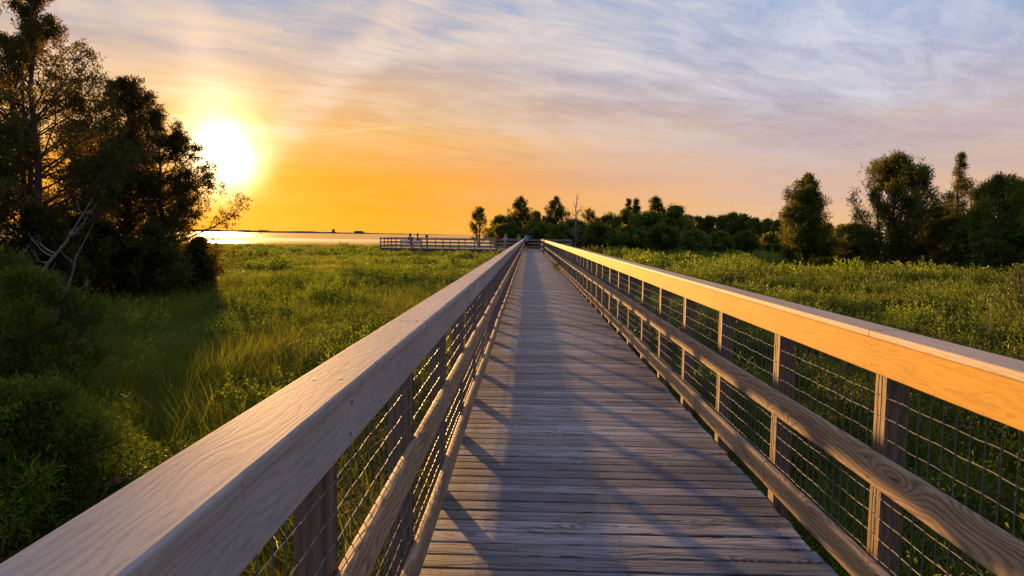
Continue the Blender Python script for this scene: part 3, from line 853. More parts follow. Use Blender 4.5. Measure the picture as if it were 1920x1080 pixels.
for i, (cx, ty, Yd) in enumerate([(1300, 440, 80), (1345, 443, 82), (1395, 442, 83), (1440, 445, 84)]):
    X = wx(cx, Yd); gb = gbase(X, Yd); Hh = wz(cx, ty, Yd) - gb[2] + .2
    make_tree('grey_green_bush', gb, Hh, 62 / 1280 * Yd, ['grey green bush beside the fallen grey trunk', 'grey green bush second from the left along the field edge', 'grey green bush third from the left along the field edge', 'grey green bush next to the cone-shaped cedar'][i],
              'bush', 'bushes along the far edge of the right field', 160 + i, lambda s: (1 - s * s) ** .5, 40, .04, M_grove, 2.2, 7, (0, 0), (0.11, 0.055, 9), .3, (.25, .9), 1, .3, twigs=5)

# ---- dead snags and driftwood
def dead_tree(name, base, H, label, seed, n=14, spread=.28, lean=(0, 0), rad=.05, group=None, cat='dead tree', tsc=1):
    rng = np.random.default_rng(seed); mb = MB()
    pts = [np.array([lean[0] * (i / 8) ** 1.3 + rng.normal() * H * .01, lean[1] * (i / 8) ** 1.3 + rng.normal() * H * .01, H * i / 8]) for i in range(9)]
    root = empty(name, base, label, cat, group)
    mb.tube(pts, [rad * (1 - .88 * i / 8) for i in range(9)], 7)
    mb.build('trunk', [M_dead], root)
    for k in range(n):
        s = rng.uniform(.2, .97); f = s * 8; i = min(7, int(f)); p = pts[i] + (pts[i + 1] - pts[i]) * (f - i)
        a = rng.uniform(0, 6.28); L = H * spread * (1.1 - s) * rng.uniform(.5, 1.2) + H * .03
        bp, d = curve_pts(p, (math.cos(a), math.sin(a), .35), L, .7, 5, rng, .22)
        m2 = MB(); m2.tube(bp, [rad * .32 * (1 - .8 * j / 5) * (1.1 - .5 * s) + .002 for j in range(6)], 5)
        for q in range(3):
            j = rng.integers(1, 5); b3, _ = curve_pts(bp[j], d + rng.normal(size=3) * .8, L * .35, .3, 3, rng, .25)
            m2.tube(b3, [rad * .10 + .001, rad * .08, rad * .05, rad * .03], 4)
        m2.build('branch', [M_dead], root)
    return root
Yd = 88.0
dead_tree('dead_tree', gbase(wx(1078, Yd), Yd), wz(1078, 366, Yd) - GZ, 'bare pale dead tree rising above the grove behind the right handrail', 5, 22, .34, (.1, 0), .17)
Yd = 11.5
dead_tree('dead_tree', gbase(wx(-30, Yd), Yd), 3.1, 'grey leafless trunk leaning right in front of the left cedars', 9, 12, .32, (1.5, .4), .055)
dead_tree('dead_tree', gbase(wx(70, 13), 13), 2.7, 'thin leafless trunk with tangled twigs, right of the leaning grey one', 12, 14, .42, (.9, .1), .04)
dead_tree('dead_tree', gbase(wx(30, 12.2), 12.2), 2.2, 'low tangle of bare branches under the left cedars, nearest of them', 15, 14, .5, (-.2, .2), .035)

def log(name, p0, p1, r, label, seed, cat='driftwood'):
    rng = np.random.default_rng(seed); mb = MB()
    p0 = np.array(p0, float); p1 = np.array(p1, float)
    pts = [p0 + (p1 - p0) * i / 9 + rng.normal(size=3) * r * .25 for i in range(10)]
    root = empty(name, tuple(p0), label, cat)
    mb.tube([q - p0 for q in pts], [r * (1.05 - .5 * i / 9) * (1 + .12 * rng.normal()) for i in range(10)], 9)
    o1 = mb.build('log', [M_dead], root)
    m2 = MB()
    for k in range(4):
        i = rng.integers(3, 9); b3, _ = curve_pts(pts[i] - p0, rng.normal(size=3) + np.array([0, 0, .7]), r * 3.5, .2, 4, rng, .2)
        m2.tube(b3, [r * .3, r * .25, r * .2, r * .14, r * .06], 5)
    m2.build('branch_stubs', [M_dead], root)
YL = 13.2
log('driftwood_log', (wx(566, YL), YL, GZ + .22), (wx(628, YL) , YL - .9, GZ + .05), .085, 'grey driftwood log lying in the grass beside the left railing', 3)
log('fallen_trunk', (wx(1278, 84), 84, GZ + 2.2), (wx(1302, 80), 80, GZ + .3), .14, 'fallen grey trunk leaning at the far field edge right of the grove', 4, 'fallen tree')

# ------------------------------------------------------------------ juniper shrubs in the left foreground
JS = [(wx(30, 6.2), 6.2, 2.15, 2.0, 'tall green juniper shrub in the left foreground with a pointed leafy top', 201),
      (wx(20, 4.4), 4.4, 1.55, 2.0, 'dark juniper shrub at the lower left edge, nearest to the camera', 202),
      (wx(120, 5.4), 5.4, 1.15, 1.25, 'low juniper shrub with pale blue berries spreading towards the grass', 203),
      (wx(-60, 7.6), 7.6, 2.3, 2.4, 'juniper shrub at the left edge behind the tall green one', 204)]
for (x, y_, H, W_, lab, sd_) in JS:
    root = make_tree('juniper_shrub', gbase(x, y_), H, W_, lab, 'shrub', 'juniper shrubs in the left foreground', sd_, lambda s: (1 - s ** 1.6) ** .6, 70, .04, M_juniper, .62, 8,
              (0, 0), (0.075, 0.013, 26), .35, (.3, .9), 2, .3, trunk_r=.03, leafname='foliage', upb=.5, dark=.04, tol=(.6, 1.35), lumpy=1.7)
    # berries, small and countless on the outer sprays
    fo = [c for c in root.children if c.name.startswith('foliage')][0]
    rng = np.random.default_rng(sd_ + 5)
    nv = len(fo.data.vertices); pick = rng.integers(0, nv, 420)
    mbb = MB()
    for q in pick:
        c_ = fo.data.vertices[int(q)].co; r_ = .0038
        V = [c_ + Vector(d_) * r_ for d_ in ((1, 0, 0), (0, 1, 0), (-1, 0, 0), (0, -1, 0), (0, 0, 1), (0, 0, -1))]
        mbb.add(V, [(0, 1, 4), (1, 2, 4), (2, 3, 4), (3, 0, 4), (1, 0, 5), (2, 1, 5), (3, 2, 5), (0, 3, 5)])
    ob = mbb.build('berries', [M_berry], root, smooth=True); ob['kind'] = 'stuff'

# ------------------------------------------------------------------ ground cover (nobody could count it): geometry-node scatters
def gn_scatter(name, variants, P, rot, scl, itint, mats, label, cat):
    """variants: list of (V,F,tint,mi). One mesh holds the variants and the scatter points."""
    Vs = []; Fs = []; Ts = []; Mi = []; var = []; off = 0
    for k, (V, F, T, mi) in enumerate(variants):
        Vs.append(V); Fs.append(F + off); Ts.append(T); Mi.append(mi); var.append(np.full(len(V), k)); off += len(V)
    n = len(P)
    Vs.append(P); var.append(np.full(n, -1)); Ts.append(np.zeros(n))
    V = np.concatenate(Vs); F = np.concatenate(Fs)
    N0 = off
    def ext(a, w=1): return np.concatenate([np.zeros((N0, w)), np.asarray(a, float).reshape(n, w)])
    me = mesh_np(name, V, F, mats, np.concatenate(Mi), {
        'tint': ('FLOAT', np.concatenate(Ts)), 'variant': ('INT', np.concatenate(var)), 'turn': ('FLOAT_VECTOR', ext(rot, 3)),
        'size': ('FLOAT_VECTOR', ext(scl, 3)), 'itint': ('FLOAT', ext(itint)), 'pick': ('INT', ext(RNG.integers(0, len(variants), n)))})
    o = obj(name, me)
    ng = bpy.data.node_groups.new(name, 'GeometryNodeTree')
    ng.interface.new_socket(name='Geometry', in_out='INPUT', socket_type='NodeSocketGeometry')
    ng.interface.new_socket(name='Geometry', in_out='OUTPUT', socket_type='NodeSocketGeometry')
    nn = ng.nodes; ll = ng.links
    gi = nn.new('NodeGroupInput'); go = nn.new('NodeGroupOutput')
    def na(nm, tp):
        q = nn.new('GeometryNodeInputNamedAttribute'); q.data_type = tp; q.inputs['Name'].default_value = nm
        return [s_ for s_ in q.outputs if s_.enabled and s_.name == 'Attribute'][0]
    va = na('variant', 'INT')
    def sep(k):
        c = nn.new('FunctionNodeCompare'); c.data_type = 'INT'; c.operation = 'EQUAL'
        ins = [s_ for s_ in c.inputs if s_.enabled]
        ll.new(va, ins[0]); ins[1].default_value = k
        s_ = nn.new('GeometryNodeSeparateGeometry'); s_.domain = 'POINT'
        ll.new(gi.outputs[0], s_.inputs['Geometry']); ll.new(c.outputs[0], s_.inputs['Selection'])
        return s_.outputs[0]
    jn = nn.new('GeometryNodeJoinGeometry')
    for k in range(len(variants)):
        g2 = nn.new('GeometryNodeGeometryToInstance'); ll.new(sep(k), g2.inputs[0]); ll.new(g2.outputs[0], jn.inputs[0])
    io = nn.new('GeometryNodeInstanceOnPoints')
    ll.new(sep(-1), io.inputs['Points']); ll.new(jn.outputs[0], io.inputs['Instance'])
    io.inputs['Pick Instance'].default_value = True
    ll.new(na('pick', 'INT'), io.inputs['Instance Index'])
    ll.new(na('turn', 'FLOAT_VECTOR'), io.inputs['Rotation']); ll.new(na('size', 'FLOAT_VECTOR'), io.inputs['Scale'])
    ll.new(io.outputs[0], go.inputs[0])
    md = o.modifiers.new('scatter', 'NODES'); md.node_group = ng
    tag(o, label, cat, kind='stuff')
    return o

def grass_variant(rng, n=70, h=.75, w=.007, spread=.22, bend=.55, lean=(.25, 0)):
    seg = 4; V = []; F = []; T = []
    for i in range(n):
        a = rng.uniform(0, 6.28); r = spread * math.sqrt(rng.random())
        b0 = np.array([r * math.cos(a), r * math.sin(a), -.03]); H = h * rng.uniform(.5, 1.15)
        a2 = rng.uniform(0, 6.28); bd = bend * rng.uniform(.2, 1.2)
        dr = np.array([math.cos(a2) * bd + lean[0], math.sin(a2) * bd + lean[1], 0])
        side = np.array([-math.sin(a2 + rng.normal()), math.cos(a2), 0]); side /= np.linalg.norm(side)
        base = len(V); t_ = rng.uniform(.25, .75)
        for s in range(seg + 1):
            q = s / seg
            p = b0 + dr * H * q * q + np.array([0, 0, H * (q - .28 * bd * q * q)])
            wd = w * (1 - q) ** .6 * (1 if s < seg else .1)
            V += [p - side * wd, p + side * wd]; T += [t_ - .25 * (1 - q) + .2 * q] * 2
        for s in range(seg): F.append((base + 2 * s, base + 2 * s + 1, base + 2 * s + 3, base + 2 * s + 2))
    return np.array(V), np.array(F), np.clip(T, 0, 1), np.zeros(len(F))

def stem_variant(rng, nst=14, h=.95, rad=.34, leaf=(.055, .017), per=26, spread=.5, tipgold=.25, rosette=False):
    """leafy upright stems: each stem carries pointed leaves all round"""
    pos = []; SV = []; SF = []; ST = []
    V = []; T = []
    for i in range(nst):
        a = rng.uniform(0, 6.28); r = rad * math.sqrt(rng.random()) * .5
        p = np.array([r * math.cos(a), r * math.sin(a), 0.0]); H = h * rng.uniform(.6, 1.1)
        d = np.array([math.cos(a) * spread * rng.uniform(.2, 1), math.sin(a) * spread * rng.uniform(.2, 1), 1.0])
        pts, _ = curve_pts(p, d, H, .25, 5, rng, .09)
        st_t = rng.normal() * .1
        # stem as thin strip of quads
        for j in range(5):
            b_ = len(SV); s_ = np.array([.004, 0, 0]) if j % 2 else np.array([0, .004, 0])
            SV += [pts[j] - s_, pts[j] + s_, pts[j + 1] + s_ * .7, pts[j + 1] - s_ * .7]; SF.append((b_, b_ + 1, b_ + 2, b_ + 3)); ST += [0.2] * 4
        for k in range(per):
            q = .18 + .82 * (k / per) ** .8; f = q * 5; j = min(4, int(f)); c = pts[j] + (pts[j + 1] - pts[j]) * (f - j)
            ax = pts[j + 1] - pts[j]; ax /= np.linalg.norm(ax)
            sd = rng.normal(size=3); sd -= ax * sd.dot(ax); sd /= np.linalg.norm(sd)
            ld = ax * rng.uniform(.5, 1.1) + sd * rng.uniform(.5, 1.0); ld /= np.linalg.norm(ld)
            if k % 3 == 0: c = c + sd * rng.uniform(.02, .10)
            L = leaf[0] * rng.uniform(.7, 1.25) * (1.1 - .45 * q); W_ = leaf[1] * rng.uniform(.8, 1.2)
            s2 = np.cross(ld, rng.normal(size=3)); s2 /= np.linalg.norm(s2)
            m_ = c + ld * L * .5 + np.array([0, 0, .08 * L])
            V += [c, m_ + s2 * W_ / 2, c + ld * L, m_ - s2 * W_ / 2]
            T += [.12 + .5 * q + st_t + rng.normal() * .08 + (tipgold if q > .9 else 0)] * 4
    nv = len(V); V = np.array(V + SV); T = np.array(T + ST)
    F = np.concatenate([np.arange(nv).reshape(-1, 4), np.array(SF) + nv])
    return V, F, np.clip(T, 0, 1), np.concatenate([np.zeros(nv // 4), np.ones(len(SF))])

def scatter(n, xr, yr, keep=None, power=1.0):
    x = RNG.uniform(xr[0], xr[1], n); y = yr[0] + (yr[1] - yr[0]) * RNG.random(n) ** power
    k = np.ones(n, bool)
    k &= ~((x > -0.72) & (x < 1.75) & (y < 90))          # the boardwalk
    k &= ~((x > -20) & (x < 5.6) & (y > 77) & (y < 85.5))  # the platform
    k &= (y < shore(x) - 1)
    # inside the view cone with a margin, plus a border all round the camera
    az_ = np.degrees(np.arctan2(x, np.maximum(y, .01)))
    k &= (np.abs(az_) < 48)
    if keep is not None: k &= keep(x, y)
    return x[k], y[k]
def pack(x, y, sx, sz, tilt=.12, zoff=0):
    n = len(x); z = ground_z(x, y) + zoff
    rot = np.stack([RNG.normal(size=n) * tilt, RNG.normal(size=n) * tilt, RNG.uniform(0, 6.28, n)], -1)
    return np.stack([x, y, z], -1), rot, np.stack([sx, sx, sz], -1)

rv = np.random.default_rng(77)
gvars = [grass_variant(rv, 75, .62, .0050, .26, .75, (.2, -.12)) for _ in range(7)]
cvars = [stem_variant(rv, 16, .85, .42, (.12, .05), 20, .40, .05) for _ in range(6)]
mvars = [stem_variant(rv, 18, .85, .42, (.075, .026), 26, .40, .06) for _ in range(6)]
svars = [stem_variant(rv, 16, .95, .42, (.060, .018), 34, .55, .10) for _ in range(7)]
fvars = [stem_variant(rv, 20, .85, .42, (.044, .013), 40, .40, .16) for _ in range(6)]

lf = lambda x: x < 0
patch = lambda x, y, s, sd: vnoise(x, y, s, sd)
def cat3(*L): return [np.concatenate(q) for q in zip(*L)]

# grass, left: near and far
parts = []; it = []
def addg(x, y, smin, smax, zs, tfun):
    n = len(x); s = RNG.uniform(smin, smax, n); zz = s * zs * RNG.uniform(.8, 1.2, n) * (.75 + .5 * patch(x, y, 2.3, 41))
    parts.append(pack(x, y, s, zz)); it.append(np.clip(tfun(x, y), 0, 1))
shr_l = lambda x, y: (.5 * patch(x, y, 5.5, 51) + .3 * patch(x, y, 2.2, 52) + .2 * patch(x, y, 14, 53))   # where shrubs take over
x, y = scatter(15000, (-16, -.6), (.5, 22), lambda x, y: np.hypot(x, y) > .9)
addg(x, y, .75, 1.25, .85, lambda x, y: .05 + .5 * patch(x, y, 4, 61) * RNG.random(len(x)) + .1 * (y > 12))
x, y = scatter(13000, (-45, -.6), (20, 60), None)
addg(x, y, 1.2, 1.9, .5, lambda x, y: .48 + .5 * patch(x, y, 6, 62))
x, y = scatter(24000, (-85, 0), (58, 131), None)
addg(x, y, 1.8, 3.0, .27, lambda x, y: .65 + .4 * patch(x, y, 9, 63) + .4 * np.clip((y - 95) / 30, 0, 1))
# right: grass at the near right edge and far strip
x, y = scatter(2500, (1.8, 14), (.5, 20), lambda x, y: patch(x, y, 3.5, 64) > .5)
addg(x, y, .8, 1.2, .8, lambda x, y: .4 + 0 * x)
x, y = scatter(5000, (10, 22), (11, 22), lambda x, y: patch(x, y, 4.5, 65) > .42)
addg(x, y, .8, 1.3, .95, lambda x, y: .75 + 0 * x)
x, y = scatter(6000, (2, 70), (70, 105), None)
addg(x, y, 1.8, 2.8, .5, lambda x, y: .15 + .35 * patch(x, y, 9, 66))
P, rt, sc_ = cat3(*parts); IT = np.concatenate(it)
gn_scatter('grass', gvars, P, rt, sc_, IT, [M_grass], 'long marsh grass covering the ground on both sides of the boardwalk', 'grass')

# leafy shrubs grow in rounded mounds: lit tops and shaded rims painted into the tint, each mound with its own hue
def mounds(n, xr, yr, Rr, Hr, per, keep=None):
    cx, cy = scatter(n, xr, yr, keep)
    m_ = len(cx); Rm_ = RNG.uniform(*Rr, m_); Hm = RNG.uniform(*Hr, m_) * (.6 + .8 * patch(cx, cy, 7, 93)); hue = np.clip(.5 * RNG.random(m_) + .65 * patch(cx, cy, 6, 94) - .1, 0, 1)
    a = RNG.uniform(0, 6.28, (m_, per)); q = np.sqrt(RNG.random((m_, per)))
    x = cx[:, None] + np.cos(a) * q * Rm_[:, None]; y = cy[:, None] + np.sin(a) * q * Rm_[:, None]
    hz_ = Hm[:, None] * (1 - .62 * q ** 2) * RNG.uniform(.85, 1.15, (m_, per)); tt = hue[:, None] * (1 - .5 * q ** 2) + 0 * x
    x, y, hz_, tt = (v_.ravel() for v_ in (x, y, hz_, tt))
    k = ~((x > -.80) & (x < 1.85) & (y < 90)) & (np.hypot(x, y) > 1.3) & ~((x > -20) & (x < 5.6) & (y > 77) & (y < 85.5))
    return x[k], y[k], hz_[k], tt[k]
def addm(q, sxy, gold):
    x, y, h, tt = q; n = len(x); s = RNG.uniform(.8, 1.2, n) * sxy
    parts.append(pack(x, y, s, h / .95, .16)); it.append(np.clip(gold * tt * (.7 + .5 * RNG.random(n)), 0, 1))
parts = []; it = []
addm(mounds(520, (1.9, 30), (.4, 26), (.35, .85), (.75, 1.25), 7), .85, .75)
x, y = scatter(2600, (1.95, 26), (.4, 24), lambda x, y: np.hypot(x, y) > 1.4)
n = len(x); parts.append(pack(x, y, RNG.uniform(.8, 1.1, n), RNG.uniform(.35, .62, n))); it.append(.12 + .2 * RNG.random(n))
addm(mounds(260, (-26, -1.6), (11, 34), (.3, .8), (.55, 1.0), 6, lambda x, y: shr_l(x, y) > .47), .8, .9)
P, rt, sc_ = cat3(*parts); IT = np.concatenate(it)
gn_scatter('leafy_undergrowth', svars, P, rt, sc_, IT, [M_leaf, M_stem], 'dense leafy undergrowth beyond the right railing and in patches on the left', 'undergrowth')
parts = []; it = []
addm(mounds(1300, (1.95, 34), (12, 34), (.4, 1.0), (.65, 1.35), 7), 1.1, 1.25)
x, y = scatter(2500, (1.95, 34), (14, 34))
n = len(x); parts.append(pack(x, y, RNG.uniform(1.0, 1.6, n), RNG.uniform(.3, .5, n))); it.append(.0 + .25 * RNG.random(n))
addm(mounds(900, (-24, -1.5), (7, 34), (.3, .9), (.5, 1.1), 6, lambda x, y: (shr_l(x, y) > .45) & ((x > -.62 * y) | (y > 14))), 1.0, 1.2)
P, rt, sc_ = cat3(*parts); IT = np.concatenate(it)
gn_scatter('yellow_tipped_undergrowth', mvars, P, rt, sc_, IT, [M_leaf, M_stem], 'bushy yellow-green undergrowth in the nearer half of both fields', 'undergrowth')
parts = []; it = []
addm(mounds(1300, (1.95, 78), (32, 84), (.7, 1.7), (.6, 1.35), 7), 1.6, 1.3)
x, y = scatter(3500, (1.95, 75), (30, 84))
n = len(x); parts.append(pack(x, y, RNG.uniform(1.2, 2.0, n), RNG.uniform(.3, .45, n))); it.append(.0 + .3 * RNG.random(n))
addm(mounds(1300, (-75, -1.3), (30, 104), (.7, 1.7), (.45, 1.0), 7, lambda x, y: shr_l(x, y) > .40), 1.5, 1.3)
P, rt, sc_ = cat3(*parts); IT = np.concatenate(it)
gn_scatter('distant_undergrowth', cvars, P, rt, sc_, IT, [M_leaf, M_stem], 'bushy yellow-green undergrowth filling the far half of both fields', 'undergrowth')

# ---- single shrubs standing out of the grass on the left
SH = [(505, 640, 14.6, .95, 'brownish bush in the left field, left one of the pair behind the driftwood log'),
      (597, 645, 14.4, .85, 'brownish bush in the left field, right one of the pair behind the driftwood log'),
      (745, 560, 22.0, 1.1, 'bush in the left field close to the railing, right of the bush pair'),
      (410, 560, 23.0, 1.0, 'bush below the right branches of the wide cedar'),
      (660, 525, 30.0, 1.2, 'bush in the middle of the left field, further than the bush pair')]
for i, (cx, by, Yd, H, lab) in enumerate(SH):
    X = wx(cx, Yd); root = empty('field_bush', gbase(X, Yd), lab, 'bush', 'bushes standing out of the left field')
    rg = np.random.default_rng(300 + i)
    V, F, T, mi = stem_variant(rg, 46, H * 1.12, 1.0, (.05, .014), 60, .75, .3)
    nl = int((mi == 0).sum()); 
    lv = mesh_np('foliage', V[:nl * 4], F[:nl], [M_leaf], attrs={'tint': ('FLOAT', np.clip(T[:nl * 4] + .12, 0, 1))})
    obj('foliage', lv, root)
    sm = mesh_np('stems', V[nl * 4:], F[nl:] - nl * 4, [M_stem]); obj('stems', sm, root)

# sapling and dead twig by the right edge
for (cx, top, Yd, lab, sd_) in [(1903, 500, 15.5, 'slim young sapling with small leaves at the right edge', 401)]:
    X = wx(cx, Yd); gb = gbase(X, Yd)
    make_tree('sapling', gb, wz(cx, top, Yd) - gb[2], 1.5, lab, 'sapling', None, sd_, lambda s: .8, 26, .35, M_leaf, .8, 4, (0, 0), (0.06, 0.024, 7), .6, (.3, .9), 1, .4, trunk_r=.018, dark=-.15, twigs=4)
Yd = 14.0
dead_tree('dead_sapling', gbase(wx(1848, Yd), Yd), 1.75, 'bare dark twiggy stem rising from the yellow grass near the right edge', 44, 8, .12, (.05, 0), .014, cat='dead sapling')

# ------------------------------------------------------------------ platform at the far end
def far_rail(name, label, x0, x1, y_, along='x', group='railings of the far platform', n=None, slats=True, zb=0.0):
    L = abs(x1 - x0); root = empty(name, (x0, y_, 0) if along == 'x' else (y_, x0, 0), label, 'railing', group)
    def bx(nm, a0, a1, b0, b1, z0, z1, mat=M_railx):
        m = MB()
        if along == 'x': m.box(a0, a1, b0, b1, z0, z1, 0, random.random(), .006)
        else: m.box(b0, b1, a0, a1, z0, z1, 0, random.random(), .006)
        return m.build(nm, [mat], root)
    n = n or max(1, int(round(L / 1.9)))
    for i in range(n + 1): bx('post', L * i / n - .05, L * i / n + .05, -.05, .05, GZ - .3, 1.16, M_post)
    bx('cap_rail', -.08, L + .08, -.08, .08, 1.165, 1.20)
    for z in (.98, .60, .18) if slats else (.60, .18): bx('rail_board', 0, L, -.095, -.055, z, z + .13)
    return root
Yf, Yb = 78.2, 84.5
XL, XR = -17.0, 5.0
mb = MB()
yy = Yf - .1
while yy < Yb + .1:
    mb.box(XL, XR, yy, yy + .134, -.045, 0.002 + random.uniform(-.002, .002), 0, random.random()); yy += .14
mb.box(XL, XR, Yf - .16, Yf - .11, -.32, -.02, 1)
o = mb.build('platform_deck', [M_railx, M_under]); tag(o, kind='structure')
far_rail('platform_railing', 'railing on the near side of the far platform, left of the boardwalk', XL, -.75, Yf)
far_rail('platform_railing', 'railing on the near side of the far platform, right of the boardwalk', 1.75, XR, Yf)
far_rail('platform_railing', 'railing along the back of the far platform, behind the people', XL, XR, Yb)
far_rail('platform_railing', 'short end railing closing the far platform over the water side', Yf + .1, Yb - .1, XL, 'y')
far_rail('platform_railing', 'short end railing closing the far platform on its right side', Yf + .1, Yb - .1, XR, 'y')
# dark newel on the right-hand railing and taller gate post at the left
for (x, y_, h_, lab) in [(1.40, 62.0, 1.35, 'dark post standing against the right railing near its far end'), (wx(931, 77.2), 77.2, 1.5, 'thick dark post at the corner of the far platform, left of the boardwalk end')]:
    m = MB(); m.box(-.07, .07, -.07, .07, GZ - .2 if x < 0 else -.001, h_, 0, .4, .01); m.box(-.085, .085, -.085, .085, h_, h_ + .03, 0, .4, .008)
    o = m.build('newel_post', [M_post], None, loc=(x, y_, 0)); tag(o, lab, 'post')
# benches with pale backs
M_white = simple('pale_painted_board', (0.62, 0.60, 0.58), .6)
def bench(x, y_, lab):
    root = empty('bench', (x, y_, 0.002), lab, 'bench', 'benches on the far platform')
    m = MB(); m.box(-.7, .7, -.05, .38, .42, .46, 0, .2, .006); m.build('seat', [M_railx], root)
    m = MB(); m.box(-.7, .7, -.10, -.06, .52, .90, 0, .2, .006); m.build('backrest', [M_white], root)
    for sx in (-.6, .6):
        m = MB(); m.box(sx - .04, sx + .04, -.058, .36, .0, .418, 0, .2, .006); m.build('leg', [M_railx], root)
        m = MB(); m.box(sx - .04, sx + .04, -.142, -.102, .0, .88, 0, .2, .006); m.build('back_support', [M_railx], root)
bench(wx(761, 80), 80.2, 'pale-backed bench on the platform, left one with a person in black')
bench(wx(780, 80), 80.2, 'pale-backed bench on the platform, right one with a person leaning right')
# viewing scope on a stand
root = empty('spotting_scope', (wx(800, 79.5), 79.5, .002), 'dark viewing scope on a post at the platform railing, right of the seated people', 'scope')
m = MB(); m.tube([(0, 0, 0), (0, 0, 1.25)], .05, 10); m.build('stand', [M_screw], root)
m = MB(); m.box(-.16, .16, -.13, .13, 1.25, 1.52, 0, 0, .04); m.tube([(0, .12, 1.40), (0, .3, 1.42)], .05, 8); m.build('scope_head', [M_screw], root)

# ------------------------------------------------------------------ people
def skinned(name, joints, edges, rads, mat, parent, sub=2, root_i=0):
    me = bpy.data.meshes.new(name); me.from_pydata([tuple(j) for j in joints], edges, []); me.materials.append(mat)
    o = obj(name, me, parent)
    md = o.modifiers.new('skin', 'SKIN'); md.use_smooth_shade = True
    for i, r_ in enumerate(rads):
        sv = me.skin_vertices[0].data[i]
        sv.radius = (r_, r_) if not hasattr(r_, '__len__') else r_
        sv.use_root = (i == root_i)
    s_ = o.modifiers.new('sub', 'SUBSURF'); s_.levels = sub; s_.render_levels = sub
    return o
def pm(n, c): return simple(n, c, .8)
MS = pm('skin_tone', (0.42, 0.23, 0.15))
def person(loc, rz, label, shirt, trousers, hair, pose='stand', hat=None, arms='down', scale=1.0):
    root = empty('person', loc, label, 'person', None, rz); root.scale = (scale,) * 3
    m_sh, m_tr, m_hr = pm('shirt_cloth', shirt), pm('trouser_cloth', trousers), pm('hair_colour', hair)
    # faces +y
    if pose == 'sit':
        hip, knee, foot = [(s * .10, .0, .50) for s in (-1, 1)], [(s * .12, .42, .50) for s in (-1, 1)], [(s * .12, .42, .08) for s in (-1, 1)]
        pz = .52; ly = .06
    else:
        hip, knee, foot = [(s * .10, 0, .88) for s in (-1, 1)], [(s * .11, .02, .48) for s in (-1, 1)], [(s * .12, -.01, .08) for s in (-1, 1)]
        pz = .93; ly = 0.02
    sh = pz + .50
    neck = (0, ly, sh + .06); head = (0, ly + .02, sh + .20); crown_ = (0, ly + .01, sh + .27)
    S_ = [(s * .19, ly, sh) for s in (-1, 1)]
    if arms == 'up': E_ = [(s * .30, ly + .12, sh - .22) for s in (-1, 1)]; W_ = [(s * .10, ly + .26, sh + .10) for s in (-1, 1)]
    elif arms == 'fwd': E_ = [(s * .26, ly + .08, sh - .26) for s in (-1, 1)]; W_ = [(s * .16, ly + .32, sh - .28) for s in (-1, 1)]
    else: E_ = [(s * .25, ly - .02, sh - .28) for s in (-1, 1)]; W_ = [(s * .27, ly + .05, sh - .52) for s in (-1, 1)]
    J = [(0, 0, pz), (0, ly * .5, pz + .25), (0, ly, sh - .03), neck, head, crown_]
    Rr = [(.14, .10), (.13, .095), (.14, .09), (.055, .055), (.085, .10), (.06, .07)]
    Ed = [(0, 1), (1, 2), (2, 3), (3, 4), (4, 5)]
    for k in (0, 1):
        b0 = len(J); J += [hip[k], knee[k], foot[k], (foot[k][0], foot[k][1] + .15, .045)]; Rr += [.085, .058, .045, .035]
        Ed += [(0, b0), (b0, b0 + 1), (b0 + 1, b0 + 2), (b0 + 2, b0 + 3)]
        b0 = len(J); hd = Vector(W_[k]) + (Vector(W_[k]) - Vector(E_[k])).normalized() * .09
        J += [S_[k], E_[k], W_[k], tuple(hd)]; Rr += [.055, .042, .030, .035]
        Ed += [(2, b0), (b0, b0 + 1), (b0 + 1, b0 + 2), (b0 + 2, b0 + 3)]
    skinned('body', J, Ed, Rr, MS, root)
    # shirt: torso and sleeves
    J = [(0, 0, pz - .06), (0, ly * .5, pz + .22), (0, ly, sh - .02), (0, ly, sh + .035)]; Rr = [(.175, .13), (.165, .125), (.17, .11), (.075, .07)]
    Ed = [(0, 1), (1, 2), (2, 3)]
    for k in (0, 1):
        b0 = len(J); mid = (Vector(E_[k]) + Vector(W_[k])) / 2
        J += [S_[k], E_[k], tuple(mid)]; Rr += [.075, .060, .05]; Ed += [(2, b0), (b0, b0 + 1), (b0 + 1, b0 + 2)]
    skinned('shirt', J, Ed, Rr, m_sh, root)
    J = [(0, 0, pz - .02)]; Rr = [(.165, .125)]; Ed = []
    for k in (0, 1):
        b0 = len(J); an = Vector(foot[k]) + Vector((0, 0, .05)); J += [hip[k], knee[k], tuple(an)]; Rr += [.105, .078, .065]; Ed += [(0, b0), (b0, b0 + 1), (b0 + 1, b0 + 2)]
    skinned('trousers', J, Ed, Rr, m_tr, root)
    h0 = Vector(head)
    skinned('hair', [h0 + Vector((0, -.03, -.06)), h0 + Vector((0, -.025, .03)), h0 + Vector((0, 0, .085))], [(0, 1), (1, 2)], [.085, .105, .085], m_hr, root, root_i=1)
    for s in (-1, 1):
        m = MB(); m.tube([h0 + Vector((s * .035, .092, .0)), h0 + Vector((s * .035, .108, .0))], .012, 6); m.build('eye', [M_screw], root)
    m = MB(); m.tube([h0 + Vector((0, .085, .0)), h0 + Vector((0, .125, -.035))], [.012, .018], 6); m.build('nose', [MS], root)
    if hat:
        mh = pm('hat_cloth', hat); m = MB()
        m.tube([h0 + Vector((0, -.01, .05)), h0 + Vector((0, -.01, .12)), h0 + Vector((0, -.01, .155))], [.118, .108, .06], 14)
        m.tube([h0 + Vector((0, .03, .052)), h0 + Vector((0, .03, .066))], [.15, .145], 14); m.build('hat', [mh], root)
    return root
black = (.012, .012, .014)
zd = .004
person((wx(987.5, 77.5), 76.9, zd), R(12), 'man in light blue shirt and dark trousers raising a camera at the boardwalk end', (.16, .42, .85), black, (.03, .02, .015), arms='up', scale=1.02)
